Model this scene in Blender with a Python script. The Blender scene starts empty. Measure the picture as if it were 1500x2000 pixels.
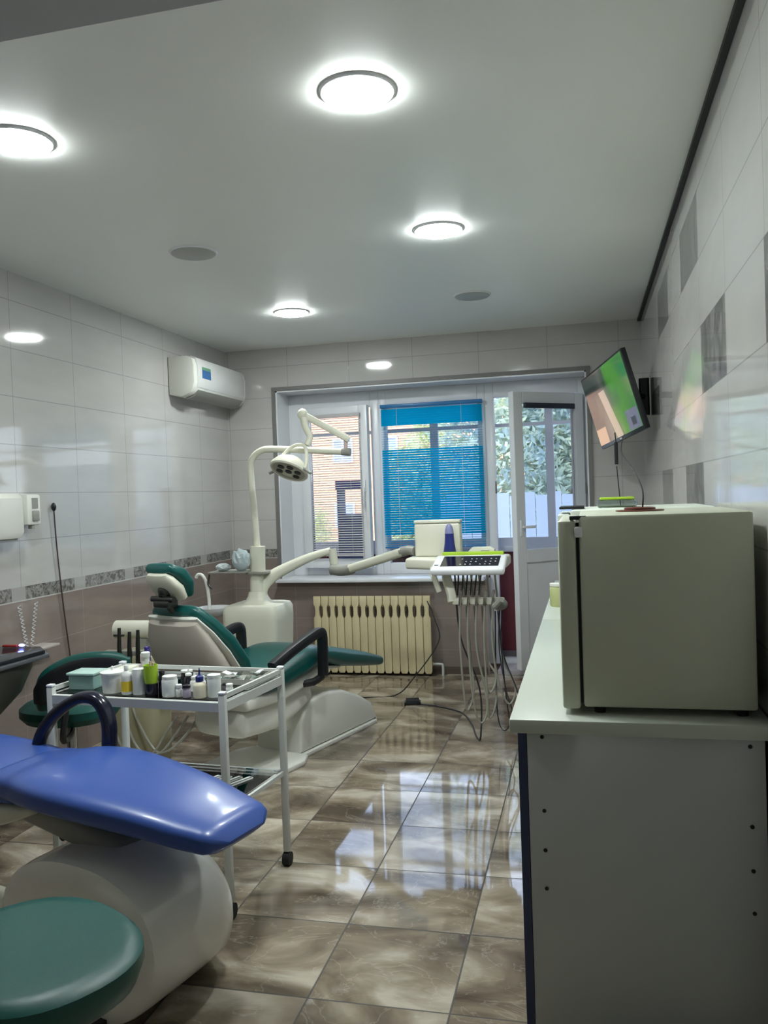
import bpy, bmesh, math, random
from mathutils import Vector, Matrix
R = math.radians
sc = bpy.context.scene
COL = sc.collection
random.seed(7)

# ------------------------------------------------------------------ camera
CAMH = 1.42
cam_d = bpy.data.cameras.new('camera'); cam = bpy.data.objects.new('camera', cam_d); COL.objects.link(cam)
cam_d.sensor_fit = 'HORIZONTAL'; cam_d.sensor_width = 36; cam_d.lens = 36 * 1630 / 1500
cam_d.clip_start = .02; cam_d.clip_end = 200
CR = Vector((0.9714765, 0.2344201, -0.0357851)); CD = Vector((-0.0300385, -0.0280400, -0.9991554)); CF = Vector((-0.2352255, 0.9717309, -0.0201986))
cam.matrix_world = Matrix(((CR.x, -CD.x, -CF.x, 0), (CR.y, -CD.y, -CF.y, 0), (CR.z, -CD.z, -CF.z, CAMH), (0, 0, 0, 1)))
sc.camera = cam

# ------------------------------------------------------------------ world, sun, exposure
sc.view_settings.view_transform = 'Standard'; sc.view_settings.look = 'None'; sc.view_settings.gamma = 1
sc.view_settings.use_curve_mapping = False
sc.view_settings.exposure = 1.82
LAMP = 56.0
w = bpy.data.worlds.new('world'); sc.world = w; w.use_nodes = True
wn = w.node_tree; bg = wn.nodes['Background']
tc = wn.nodes.new('ShaderNodeTexCoord'); sx = wn.nodes.new('ShaderNodeSeparateXYZ'); rp = wn.nodes.new('ShaderNodeValToRGB')
wn.links.new(tc.outputs['Generated'], sx.inputs[0]); wn.links.new(sx.outputs['Z'], rp.inputs[0]); wn.links.new(rp.outputs[0], bg.inputs[0])
rp.color_ramp.elements[0].color = (.62, .66, .72, 1); rp.color_ramp.elements[0].position = 0.0
rp.color_ramp.elements[1].color = (.50, .66, 1.0, 1); rp.color_ramp.elements[1].position = .6
bg.inputs[1].default_value = 1.5
sun_d = bpy.data.lights.new('sun', 'SUN'); sun = bpy.data.objects.new('sun', sun_d); COL.objects.link(sun)
sun_d.energy = 1.6; sun_d.color = (1, .93, .82); sun_d.angle = R(1)
sun.rotation_euler = (R(48), 0, R(-28)); sun.location = (0, -3, 8)

# ------------------------------------------------------------------ node helpers
def S(r, g, b):
    f = lambda c: (c / 255 / 12.92) if c / 255 <= .04045 else ((c / 255 + .055) / 1.055) ** 2.4
    return (f(r), f(g), f(b), 1)
class NT:
    def __init__(s, name):
        s.m = bpy.data.materials.new(name); s.m.use_nodes = True; s.t = s.m.node_tree
        s.b = s.t.nodes['Principled BSDF']; s.out = s.t.nodes['Material Output']
    def n(s, ty, **k):
        o = s.t.nodes.new(ty)
        for a, v in k.items(): setattr(o, a, v)
        return o
    def put(s, sock, v):
        if isinstance(v, bpy.types.NodeSocket): s.t.links.new(v, sock)
        else: sock.default_value = v
    def f(s, op, a, b=0.0, c=None):
        o = s.n('ShaderNodeMath', operation=op); s.put(o.inputs[0], a); s.put(o.inputs[1], b)
        if c is not None: s.put(o.inputs[2], c)
        return o.outputs[0]
    def mix(s, fac, a, b):
        o = s.n('ShaderNodeMix', data_type='RGBA'); s.put(o.inputs[0], fac); s.put(o.inputs[6], a); s.put(o.inputs[7], b); return o.outputs[2]
    def pos(s, obj=False):
        if obj: src = s.n('ShaderNodeTexCoord').outputs['Object']
        else: src = s.n('ShaderNodeNewGeometry').outputs['Position']
        x = s.n('ShaderNodeSeparateXYZ'); s.t.links.new(src, x.inputs[0]); return src, x.outputs[0], x.outputs[1], x.outputs[2]
    def noise(s, vec, scale, detail=3, rough=.5, dist=0.0, stretch=None):
        if stretch:
            mp = s.n('ShaderNodeMapping'); s.put(mp.inputs[0], vec); mp.inputs['Scale'].default_value = stretch[0]; mp.inputs['Rotation'].default_value = stretch[1]; vec = mp.outputs[0]
        o = s.n('ShaderNodeTexNoise'); s.put(o.inputs['Vector'], vec); o.inputs['Scale'].default_value = scale
        o.inputs['Detail'].default_value = detail; o.inputs['Roughness'].default_value = rough; o.inputs['Distortion'].default_value = dist
        return o.outputs[0]
    def ramp(s, v, *stops):
        o = s.n('ShaderNodeValToRGB'); s.put(o.inputs[0], v); cr = o.color_ramp
        while len(cr.elements) < len(stops): cr.elements.new(.5)
        for e, (p, c) in zip(cr.elements, stops): e.position = p; e.color = c if len(c) == 4 else (*c, 1)
        return o.outputs[0]
    def grid(s, u, off, size, half):      # 1 on a joint line
        q = s.f('FRACT', s.f('DIVIDE', s.f('SUBTRACT', u, off), size))
        d = s.f('MINIMUM', q, s.f('SUBTRACT', 1.0, q))
        return s.f('LESS_THAN', d, half / size)
    def box(s, u, u0, u1, v, v0, v1):
        a = s.f('MULTIPLY', s.f('GREATER_THAN', u, u0), s.f('LESS_THAN', u, u1))
        b = s.f('MULTIPLY', s.f('GREATER_THAN', v, v0), s.f('LESS_THAN', v, v1))
        return s.f('MULTIPLY', a, b)
    def bump(s, h, strength=.1, dist=.01):
        o = s.n('ShaderNodeBump'); o.inputs['Strength'].default_value = strength; o.inputs['Distance'].default_value = dist
        s.put(o.inputs['Height'], h); s.t.links.new(o.outputs[0], s.b.inputs['Normal'])
def mat(name, col, rough=.5, metal=0, var=.06, scale=6, emis=None, est=0, coat=0, bump=0):
    k = NT(name)
    src = k.n('ShaderNodeTexCoord').outputs['Object']
    nz = k.noise(src, scale, 3)
    c2 = tuple(max(0, c * (1 - var * 2)) for c in col[:3]) + (1,)
    k.put(k.b.inputs['Base Color'], k.mix(nz, col, c2) if var else col)
    k.b.inputs['Roughness'].default_value = rough; k.b.inputs['Metallic'].default_value = metal
    k.b.inputs['Coat Weight'].default_value = coat; k.b.inputs['Coat Roughness'].default_value = .08
    if emis: k.b.inputs['Emission Color'].default_value = emis; k.b.inputs['Emission Strength'].default_value = est
    if bump: k.bump(k.noise(src, scale * 30, 2), bump, .002)
    return k.m

# ------------------------------------------------------------------ mesh helpers
def nb(): return bmesh.new()
def box(bm, x0, x1, y0, y1, z0, z1, bev=0, seg=2, mtx=None):
    vs = [bm.verts.new((x, y, z)) for x in (x0, x1) for y in (y0, y1) for z in (z0, z1)]
    fs = [bm.faces.new([vs[i] for i in q]) for q in ((0, 1, 3, 2), (4, 6, 7, 5), (0, 4, 5, 1), (2, 3, 7, 6), (0, 2, 6, 4), (1, 5, 7, 3))]
    new = vs
    if bev:
        es = list({e for f in fs for e in f.edges})
        r = bmesh.ops.bevel(bm, geom=es, offset=bev, segments=seg, profile=.5, affect='EDGES')
        new = list({v for f in r['faces'] for v in f.verts} | {v for v in vs if v.is_valid})
    if mtx: bmesh.ops.transform(bm, matrix=mtx, verts=new)
    return bm
def frame_axes(t, up=Vector((0, 0, 1))):
    t = t.normalized()
    if abs(t.dot(up)) > .97: up = Vector((1, 0, 0)) if abs(t.x) < .9 else Vector((0, 1, 0))
    u = t.cross(up).normalized(); v = u.cross(t).normalized(); return u, v
def smooth_path(pts, n=6):
    P = [Vector(p) for p in pts]
    if len(P) < 3: return P
    out = []
    for i in range(len(P) - 1):
        a, b, c, d = P[max(i - 1, 0)], P[i], P[i + 1], P[min(i + 2, len(P) - 1)]
        for k in range(n):
            t = k / n
            out.append(.5 * ((2 * b) + (c - a) * t + (2 * a - 5 * b + 4 * c - d) * t * t + (3 * b - a - 3 * c + d) * t ** 3))
    return out + [P[-1]]
def rings(bm, secs, N=20, cap=True):
    rs = []
    for (c, u, v, hu, hv, ex) in secs:
        ring = []
        for i in range(N):
            a = 2 * math.pi * (i + .5) / N; ca, sa = math.cos(a), math.sin(a)
            x = math.copysign(abs(ca) ** (2 / ex), ca) * hu; y = math.copysign(abs(sa) ** (2 / ex), sa) * hv
            ring.append(bm.verts.new(c + u * x + v * y))
        rs.append(ring)
    for a, b in zip(rs, rs[1:]):
        for i in range(N):
            j = (i + 1) % N; bm.faces.new((a[i], a[j], b[j], b[i]))
    if cap:
        bm.faces.new(list(reversed(rs[0]))); bm.faces.new(rs[-1])
    return bm
def tube(bm, pts, r, N=10, sm=6, ex=2, r2=None, flat=None):
    P = smooth_path(pts, sm) if sm else [Vector(p) for p in pts]
    secs = []; pu = None
    for i, p in enumerate(P):
        t = (P[min(i + 1, len(P) - 1)] - P[max(i - 1, 0)])
        if pu is None: u, v = frame_axes(t)
        else:
            t = t.normalized(); u = (pu - t * pu.dot(t)).normalized(); v = u.cross(t).normalized()
        pu = u
        k = i / (len(P) - 1); rr = r if r2 is None else r + (r2 - r) * k
        secs.append((p, u, v, rr, rr * (flat or 1), ex))
    return rings(bm, secs, N)
def cyl(bm, p0, p1, r, r1=None, N=20):
    p0, p1 = Vector(p0), Vector(p1); u, v = frame_axes(p1 - p0)
    return rings(bm, [(p0, u, v, r, r, 2), (p1, u, v, r if r1 is None else r1, r if r1 is None else r1, 2)], N)
def lathe(bm, prof, o=(0, 0, 0), N=20, axis=None):
    o = Vector(o); ax = Vector(axis).normalized() if axis else Vector((0, 0, 1)); u, v = frame_axes(ax)
    return rings(bm, [(o + ax * z, u, v, max(r, .0004), max(r, .0004), 2) for r, z in prof], N)
def pad(bm, pts, ex=3.5, N=28, sm=5, rnd=1.0):
    """cushion in a frame whose x is across, y along, z up; pts = (y, z, half width, half thickness)"""
    P = [Vector(p) for p in [(q[0], q[1], 0) for q in pts]]
    full = []
    for i in range(len(pts) - 1):
        a, b, c, d = [pts[max(min(j, len(pts) - 1), 0)] for j in (i - 1, i, i + 1, i + 2)]
        for k in range(sm):
            t = k / sm
            full.append([.5 * ((2 * b[m]) + (c[m] - a[m]) * t + (2 * a[m] - 5 * b[m] + 4 * c[m] - d[m]) * t * t + (3 * b[m] - a[m] - 3 * c[m] + d[m]) * t ** 3) for m in range(4)])
    full.append(list(pts[-1]))
    def tan(i):
        a = full[max(i - 1, 0)]; b = full[min(i + 1, len(full) - 1)]
        return Vector((0, b[0] - a[0], b[1] - a[1])).normalized()
    X = Vector((1, 0, 0)); secs = []
    def sec(c, t, hw, ht): secs.append((c, X, X.cross(t).normalized(), hw, ht, ex))
    e = full[0]; t = tan(0); r = e[3] * rnd
    for k in (0, .35, .7, .9): 
        s_ = math.sqrt(max(1 - (1 - k) ** 2, .0)); sec(Vector((0, e[0], e[1])) - t * r * (1 - k), t, e[2] - r * (1 - max(s_, .12)), e[3] * max(s_, .12))
    for i, e in enumerate(full): sec(Vector((0, e[0], e[1])), tan(i), e[2], e[3])
    e = full[-1]; t = tan(len(full) - 1); r = e[3] * rnd
    for k in (.9, .7, .35, 0):
        s_ = math.sqrt(max(1 - (1 - k) ** 2, .0)); sec(Vector((0, e[0], e[1])) + t * r * (1 - k), t, e[2] - r * (1 - max(s_, .12)), e[3] * max(s_, .12))
    return rings(bm, secs, N)
def prism(bm, poly, d0, d1, plane='yz', bev=0, seg=2):
    """polygon extruded between d0 and d1 along the missing axis"""
    def P(a, b, d): return {'yz': (d, a, b), 'xz': (a, d, b), 'xy': (a, b, d)}[plane]
    A = [bm.verts.new(P(a, b, d0)) for a, b in poly]; B = [bm.verts.new(P(a, b, d1)) for a, b in poly]
    f1 = bm.faces.new(A); f2 = bm.faces.new(list(reversed(B))); n = len(A)
    fs = [bm.faces.new((A[i], B[i], B[(i + 1) % n], A[(i + 1) % n])) for i in range(n)]
    bmesh.ops.recalc_face_normals(bm, faces=[f1, f2] + fs)
    if bev: bmesh.ops.bevel(bm, geom=list(set(f1.edges) | set(f2.edges)), offset=bev, segments=seg, profile=.5, affect='EDGES')
    return bm
def sphere(bm, c, r, sc_=(1, 1, 1), N=16):
    m = Matrix.Translation(c) @ Matrix.Diagonal((*[r * s for s in sc_], 1))
    bmesh.ops.create_uvsphere(bm, u_segments=N, v_segments=N // 2 + 2, radius=1, matrix=m); return bm
def obj(name, bm, m, parent=None, loc=None, rot=None, sharp=38, label=None):
    bmesh.ops.recalc_face_normals(bm, faces=bm.faces[:])
    me = bpy.data.meshes.new(name); bm.to_mesh(me); bm.free(); me.materials.append(m)
    for p in me.polygons: p.use_smooth = True
    me.set_sharp_from_angle(angle=R(sharp))
    o = bpy.data.objects.new(name, me); COL.objects.link(o)
    if parent: o.parent = parent
    if loc: o.location = loc
    if rot: o.rotation_euler = rot
    if label: o['label'] = label
    return o
def thing(name, label, cat, loc=(0, 0, 0), rz=0, group=None):
    o = bpy.data.objects.new(name, None); COL.objects.link(o); o.location = loc; o.rotation_euler = (0, 0, rz)
    o.empty_display_size = .1; o['label'] = label; o['category'] = cat
    if group: o['group'] = group
    return o
def tag(o, label, cat, group=None):
    o['label'] = label; o['category'] = cat
    if group: o['group'] = group
    return o
def struct(name, bm, m, parent=None, label=None):
    o = obj(name, bm, m, parent)
    if not parent: o['kind'] = 'structure'
    if label: o['label'] = label
    return o
def copy_tree(o, parent=None):
    c = o.copy(); COL.objects.link(c)
    if parent: c.parent = parent
    for ch in list(o.children): copy_tree(ch, c)
    return c

# ------------------------------------------------------------------ materials
WHITE = mat('white_plastic', S(230, 230, 222), .32, var=.03)
CREAMP = mat('cream_plastic', S(224, 223, 206), .38, var=.04)
GREYP = mat('grey_plastic', S(150, 150, 142), .45, var=.05)
SHELLG = mat('warm_grey_shell', S(186, 178, 168), .4, var=.05)
BLACK = mat('black_plastic', S(28, 30, 34), .35, var=.1)
DARK = mat('dark_rubber', S(20, 20, 20), .7, var=.1)
TEAL = mat('teal_leatherette', S(10, 84, 80), .34, var=.10, scale=3, bump=.15)
TEALD = mat('deep_teal_leatherette', S(8, 78, 72), .42, var=.12, scale=3, bump=.15)
BLUE = mat('blue_leatherette', S(54, 84, 160), .34, var=.05, scale=3, coat=.12)
CHROME = mat('chrome', S(190, 190, 190), .18, metal=1, var=.02)
STEELD = mat('dark_steel', S(90, 92, 88), .4, metal=1, var=.05)
PAINT = mat('white_painted_steel', S(206, 208, 204), .35, var=.03)
UPVC = mat('white_window_plastic', S(226, 228, 232), .28, var=.02)
LAM = mat('white_laminate_worktop', S(184, 190, 178), .3, var=.03)
LAMG = mat('grey_white_laminate', S(184, 188, 186), .42, var=.07, scale=2.5)
LAMB = mat('navy_laminate', S(38, 52, 88), .4, var=.08)
FRIDGE = mat('off_white_enamel', S(190, 194, 174), .4, var=.06, scale=2.0)
RADC = mat('cream_enamel', S(218, 206, 166), .4, var=.07, scale=9)
TRIMG = mat('grey_trim', S(120, 118, 116), .5, var=.05)
GAPM = mat('shadow_gap_black', S(40, 42, 40), .7, var=.05)
REDP = mat('dark_red_panel', S(128, 62, 66), .5, var=.08)
LIME = mat('lime_plastic', S(168, 204, 44), .35, var=.05)
NAVY = mat('navy_plastic', S(36, 48, 120), .35, var=.1)
BROWN = mat('brown_plastic', S(104, 50, 38), .35, var=.1)
LABELB = mat('blue_label', S(58, 110, 170), .4, var=.05)
YEL = mat('yellow_label', S(226, 196, 50), .5, var=.05)
REDM = mat('red_plastic', S(150, 36, 36), .4, var=.05)
PINK = mat('pink_plastic', S(214, 184, 176), .5, var=.05)
PURPLE = mat('purple_paint', S(76, 66, 150), .5, var=.05)
BLUEG = mat('blue_grey_paint', S(96, 118, 160), .5, var=.05)
HOSE = mat('grey_hose', S(160, 158, 146), .45, var=.05)
HOSED = mat('dark_hose', S(52, 54, 60), .45, var=.05)
LEDON = mat('led_diffuser', (1, 1, 1, 1), .4, var=0, emis=(.93, 1.0, .985, 1), est=LAMP)
LEDOFF = mat('unlit_diffuser', S(170, 172, 168), .4, var=0)
LEDBLUE = mat('blue_indicator', (.1, .15, 1, 1), .4, var=0, emis=(.15, .2, 1, 1), est=6)
CEILM = mat('satin_stretch_ceiling', S(240, 242, 238), .42, var=.01, scale=1)
BALC = mat('balcony_paint', S(200, 200, 208), .7, var=.05)
DARKWALL = mat('hall_paint', S(205, 205, 200), .7, var=.05)
def glass_mat(name, tint=(1, 1, 1, 1), gl=.0, rough=.02):
    k = NT(name); t = k.t
    tr = k.n('ShaderNodeBsdfTransparent'); tr.inputs[0].default_value = tint
    g = k.n('ShaderNodeBsdfGlossy'); g.inputs['Roughness'].default_value = rough
    fr = k.n('ShaderNodeFresnel'); fr.inputs['IOR'].default_value = 1.45
    mx = k.n('ShaderNodeMixShader'); k.put(mx.inputs[0], k.f('ADD', fr.outputs[0], gl)); t.links.new(tr.outputs[0], mx.inputs[1]); t.links.new(g.outputs[0], mx.inputs[2])
    t.links.new(mx.outputs[0], k.out.inputs[0]); return k.m
GLASS = glass_mat('window_glass', (.93, .95, .97, 1))
GLASSG = glass_mat('green_glass', (.70, .86, .80, 1), .05)
CLEAR = glass_mat('clear_plastic', (.80, .88, .86, 1), .08, .15)
def blind_mat(name, col, trans):
    k = NT(name); t = k.t
    d = k.n('ShaderNodeBsdfDiffuse'); d.inputs[0].default_value = col
    tl = k.n('ShaderNodeBsdfTranslucent'); tl.inputs[0].default_value = col
    mx = k.n('ShaderNodeMixShader'); mx.inputs[0].default_value = trans
    t.links.new(d.outputs[0], mx.inputs[1]); t.links.new(tl.outputs[0], mx.inputs[2]); t.links.new(mx.outputs[0], k.out.inputs[0]); return k.m
BLINDB = blind_mat('blue_slat', S(20, 190, 232), .75)
BLINDW = blind_mat('pale_slat', S(225, 222, 222), .4)

# tiled walls ------------------------------------------------------
def wall_tiles(name, axis, off, size, low=True, decor=(), zj=.25, zo=0.0):
    k = NT(name); src, X, Y, Z = k.pos(); U = {'x': X, 'y': Y}[axis]
    nz = k.noise(src, 2.2, 4, .55, 0, ((1, 1, 3.5), (0, 0, 0)))
    up = k.mix(nz, S(196, 194, 190), S(176, 175, 172))
    joint = k.f('MAXIMUM', k.grid(U, off, size, .0022), k.f('MULTIPLY', k.grid(Z, zo, zj, .0022), k.f('GREATER_THAN', Z, 1.03 if low else 0.0)))
    col = k.mix(k.f('MULTIPLY', joint, .55), up, S(128, 126, 124))
    if low:
        nl = k.noise(src, 3.0, 5, .6, .4, ((1, 1, 5), (0, 0, 0)))
        br = k.mix(nl, S(150, 136, 130), S(124, 112, 106))
        lowm = k.f('LESS_THAN', Z, .94)
        jl = k.f('MAXIMUM', k.grid(U, off, size, .002), k.grid(Z, .69, .25, .002))
        br = k.mix(k.f('MULTIPLY', jl, .4), br, S(176, 168, 160))
        col = k.mix(lowm, col, br)
        bd = k.box(Z, .94, 1.01, Z, .94, 1.01)
        nd = k.noise(src, 30, 3, .6, 1.5)
        q = k.f('FRACT', k.f('DIVIDE', k.f('SUBTRACT', U, off), size))
        on = k.f('MULTIPLY', k.f('GREATER_THAN', q, .06), k.f('LESS_THAN', q, .86))
        bc = k.mix(k.ramp(nd, (.38, (0, 0, 0)), (.6, (1, 1, 1))), S(88, 86, 82), S(150, 148, 144))
        bc = k.mix(on, S(168, 166, 162), bc)
        col = k.mix(bd, col, bc)
        ln = k.box(Z, .934, .941, Z, .934, .941)
        col = k.mix(ln, col, S(190, 188, 184))
    for (u0, u1, v0, v1) in decor:
        nd = k.noise(src, 7, 4, .6, 1.2, ((1, 1.6, 1), (0, 0, 0)))
        dc = k.ramp(nd, (.35, S(92, 92, 90)), (.55, S(124, 124, 122)), (.75, S(150, 150, 148)))
        col = k.mix(k.box(U, u0, u1, Z, v0, v1), col, dc)
    k.put(k.b.inputs['Base Color'], col); k.b.inputs['Roughness'].default_value = .06
    k.b.inputs['IOR'].default_value = 1.55
    h = k.f('ADD', k.f('MULTIPLY', joint, -.35), k.noise(src, 3.0, 2, .5, 0, ((1, 1, 1.6), (0, 0, 0))))
    k.bump(h, .14, .006)
    return k.m
WL = wall_tiles('glossy_tiles_left', 'y', 3.77 - .54 * 8, .54)
WB = wall_tiles('glossy_tiles_window', 'x', -2.33 - .52 * 8, .52)
DEC = []
DEC += [(3.30, 3.86, 2.25, 2.5), (4.43, 5.0, 2.25, 2.5), (2.73, 3.28, 1.75, 2.0), (5.05, 5.62, 1.75, 2.0), (3.30, 3.86, 1.25, 1.5), (4.43, 5.0, 1.25, 1.5), (1.60, 2.16, 1.75, 2.0)]
WR = wall_tiles('glossy_tiles_right', 'y', 3.29 - .57 * 8, .57, low=False, decor=DEC)
# floor -------------------------------------------------------------
def floor_mat():
    k = NT('marbled_floor_tiles'); src, X, Y, Z = k.pos()
    jx = k.grid(X, -.402 - .408 * 20, .408, .0028); jy = k.grid(Y, 2.63 - .415 * 20, .415, .0028)
    ix = k.f('FLOOR', k.f('DIVIDE', k.f('SUBTRACT', X, -.402 - .408 * 20), .408)); iy = k.f('FLOOR', k.f('DIVIDE', k.f('SUBTRACT', Y, 2.63 - .415 * 20), .415))
    cb = k.n('ShaderNodeCombineXYZ'); k.put(cb.inputs[0], k.f('MULTIPLY', ix, 3.7)); k.put(cb.inputs[1], k.f('MULTIPLY', iy, 5.3)); 
    va = k.n('ShaderNodeVectorMath', operation='ADD'); k.put(va.inputs[0], src); k.put(va.inputs[1], cb.outputs[0]); v = va.outputs[0]
    st = ((1.0, 1.7, 1), (0, 0, R(38)))
    n1 = k.noise(v, 2.3, 5, .5, .8, st); n2 = k.noise(v, 3.2, 4, .55, 1.6, st)
    c = k.ramp(n1, (.34, S(86, 76, 64)), (.46, S(122, 110, 94)), (.54, S(146, 134, 116)), (.66, S(190, 180, 164)))
    vein = k.ramp(k.f('ABSOLUTE', k.f('SUBTRACT', n2, .5)), (0, (1, 1, 1)), (.012, (0, 0, 0)))
    c = k.mix(k.f('MULTIPLY', vein, k.f('MULTIPLY', n1, .45)), c, S(210, 200, 186))
    j = k.f('MAXIMUM', jx, jy)
    c = k.mix(k.f('MULTIPLY', j, .85), c, S(20, 18, 16))
    k.put(k.b.inputs['Base Color'], c); k.put(k.b.inputs['Roughness'], k.f('ADD', .045, k.f('MULTIPLY', j, .5)))
    k.b.inputs['IOR'].default_value = 1.55
    k.bump(k.f('ADD', k.f('MULTIPLY', j, -.5), k.noise(src, 2.2, 2)), .05, .004)
    return k.m
FLOOR = floor_mat()

# ------------------------------------------------------------------ room shell
XL, XR, YB, YF, ZC = -2.87, .43, 6.45, -.9, 2.65
NX0, NX1, NZ, NY = -2.44, .03, 2.30, 6.75      # window niche
struct('floor', box(nb(), XL - .1, XR + .1, YF - .1, 7.0, -.06, 0), FLOOR)
struct('ceiling', box(nb(), XL - .1, XR + .1, YF - .1, YB + .12, ZC, ZC + .1), CEILM)
struct('wall_left', box(nb(), XL - .12, XL, YF, YB + .5, 0, ZC), WL)
struct('wall_right', box(nb(), XR, XR + .12, YF, YB + .5, 0, ZC), WR)
b = nb(); box(b, XL, NX0, YB, YB + .45, 0, ZC); box(b, NX1, XR, YB, YB + .45, 0, ZC); box(b, NX0, NX1, YB, YB + .45, NZ, ZC); box(b, NX0, -.76, YB, NY + .12, 0, .735)
struct('wall_back', b, WB)
struct('wall_front', box(nb(), XL, XR, YF - .1, YF, 0, ZC), DARKWALL)
struct('wall_header', box(nb(), XL, XR, 1.2, 1.385, 2.30, ZC), mat('header_paint', S(184, 186, 190), .6, var=.03))
struct('shadow_gap_strip', box(nb(), XR - .022, XR - .001, YF, YB, ZC - .018, ZC - .001), GAPM)  # dark strip painted in for the shaded gap between ceiling and right wall
b = nb(); t_ = .03
box(b, NX0 - t_, NX0, YB - .012, YB, .74, NZ + t_); box(b, NX0, NX1, YB - .012, YB, NZ, NZ + t_); box(b, NX1, NX1 + t_, YB - .012, YB, 0, NZ + t_)
struct('trim_2', b, TRIMG)
# reveals lining the niche in white plastic
b = nb(); box(b, NX0, NX0 + .012, YB, NY + .05, .76, NZ - .012); box(b, NX0 + .012, NX1 - .012, YB, NY + .05, NZ - .012, NZ); box(b, NX1 - .012, NX1, YB, NY + .05, 0.03, NZ - .012)
struct('trim_3', b, UPVC)
b = nb(); box(b, NX0 - .03, -.775, YB - .09, NY - .03, .735, .765, .008); struct('trim_4', b, UPVC, label='white plastic window sill')
b = nb(); box(b, -.70, NX1 - .012, YB + .01, NY + .25, 0, .03); struct('trim_5', b, mat('threshold_plastic', S(190, 184, 190), .4), label='pale door threshold')
# baseboard dark strip on the far wall
struct('baseboard_back', box(nb(), XL, -.78, YB - .012, YB, 0, .06, .002), mat('baseboard_tile', S(96, 84, 76), .3))

# ------------------------------------------------------------------ windows
def rect_frame(b, x0, x1, z0, z1, y0, y1, wd, wb=None, wt=None):
    wb = wb or wd; wt = wt or wd
    box(b, x0, x0 + wd, y0, y1, z0, z1, .004); box(b, x1 - wd, x1, y0, y1, z0, z1, .004)
    box(b, x0 + wd, x1 - wd, y0, y1, z0, z0 + wb, .004); box(b, x0 + wd, x1 - wd, y0, y1, z1 - wt, z1, .004); return b
WY = 6.72
win1 = thing('window_1', '', '', (0, 0, 0)); del win1['label']; del win1['category']; win1['kind'] = 'structure'
b = nb(); box(b, NX0 + .012, -2.30, WY, WY + .07, .765, NZ - .012, .004); box(b, -1.715, -1.645, WY, WY + .07, .765, NZ - .012, .004)
box(b, -2.30, -1.715, WY, WY + .07, 2.16, NZ - .012, .004); box(b, -2.30, -1.715, WY, WY + .07, .765, .83, .004)
obj('window_frame', b, UPVC, win1)
# left sash, tilted a little into the room about its left edge
sash = obj('sash', rect_frame(nb(), 0, .60, 0, 1.33, -.06, 0, .075), UPVC, win1, (-2.30, WY - .005, .83), (R(0), 0, R(-7)))
obj('pane', box(nb(), .075, .525, -.035, -.03, .075, 1.255), GLASS, sash)
obj('handle', box(box(nb(), .555, .575, -.075, -.061, .62, .72, .004), .558, .572, -.10, -.088, .50, .66, .005), UPVC, sash)
# centre fixed light
b = rect_frame(nb(), -1.645, -.765, .765, NZ - .012, WY, WY + .07, .06, .09, .16); obj('window_frame', b, UPVC, win1)
obj('pane', box(nb(), -1.60, -.81, WY + .03, WY + .036, .84, 2.14), GLASS, win1)
# blinds
def blind(label, x0, x1, z0, z1, y, zones, m, railm, parent_rot=0, wdt=.024):
    t = thing('venetian_blind', label, 'blind', (x0, y, z0), parent_rot)
    b = nb(); z = .02; W = x1 - x0
    while z < z1 - z0 - .03:
        ang = next(a for (zt, a) in zones if z + z0 < zt)
        ca, sa = math.cos(R(ang)) * wdt / 2, math.sin(R(ang)) * wdt / 2
        vs = [b.verts.new(p) for p in ((0, -ca, z - sa), (W, -ca, z - sa), (W, 0, z + .0015), (0, 0, z + .0015), (W, ca, z + sa), (0, ca, z + sa))]
        b.faces.new((vs[0], vs[1], vs[2], vs[3])); b.faces.new((vs[3], vs[2], vs[4], vs[5]))
        z += .0195
    obj('slats', b, m, t)
    obj('head_rail', box(nb(), -.005, W + .005, -.015, .015, z1 - z0 - .03, z1 - z0, .003), railm, t)
    obj('bottom_rail', box(nb(), 0, W, -.012, .012, 0, .012, .003), railm, t)
    for i, f_ in enumerate((.16, .80)):
        obj('ladder_cord', tube(nb(), [(W * f_, -.014, 0), (W * f_, -.014, z1 - z0 - .02)], .0012, 5, 0), WHITE, t)
    return t
blind('blue venetian blind hanging over the centre window pane', -1.615, -.785, .98, 2.16, WY - .035, ((1.09, 8), (1.79, 42), (1.985, 10), (3, 62)), BLINDB, mat('blue_rail', S(20, 110, 170), .4))
tl = blind('pale venetian blind on the left window sash beside the lamp', -2.21, -1.765, .93, 2.10, WY - .10, ((3, 24),), BLINDW, BLINDW, R(-7), .018)

# balcony door
door = thing('door_1', '', '', (0, 0, 0)); del door['label']; del door['category']; door['kind'] = 'structure'
b = nb(); box(b, -.765, -.695, WY, WY + .07, .03, NZ - .012, .004); box(b, -.035, NX1 - .012, WY, WY + .07, .03, NZ - .012, .004); box(b, -.695, -.035, WY, WY + .07, 2.17, NZ - .012, .004); box(b, -.695, -.035, WY, WY + .07, .03, .075, .004)
obj('door_frame', b, UPVC, door)
obj('strike_plate', box(nb(), -.700, -.690, WY - .006, WY, 1.40, 1.50, .002), STEELD, door)
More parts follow.
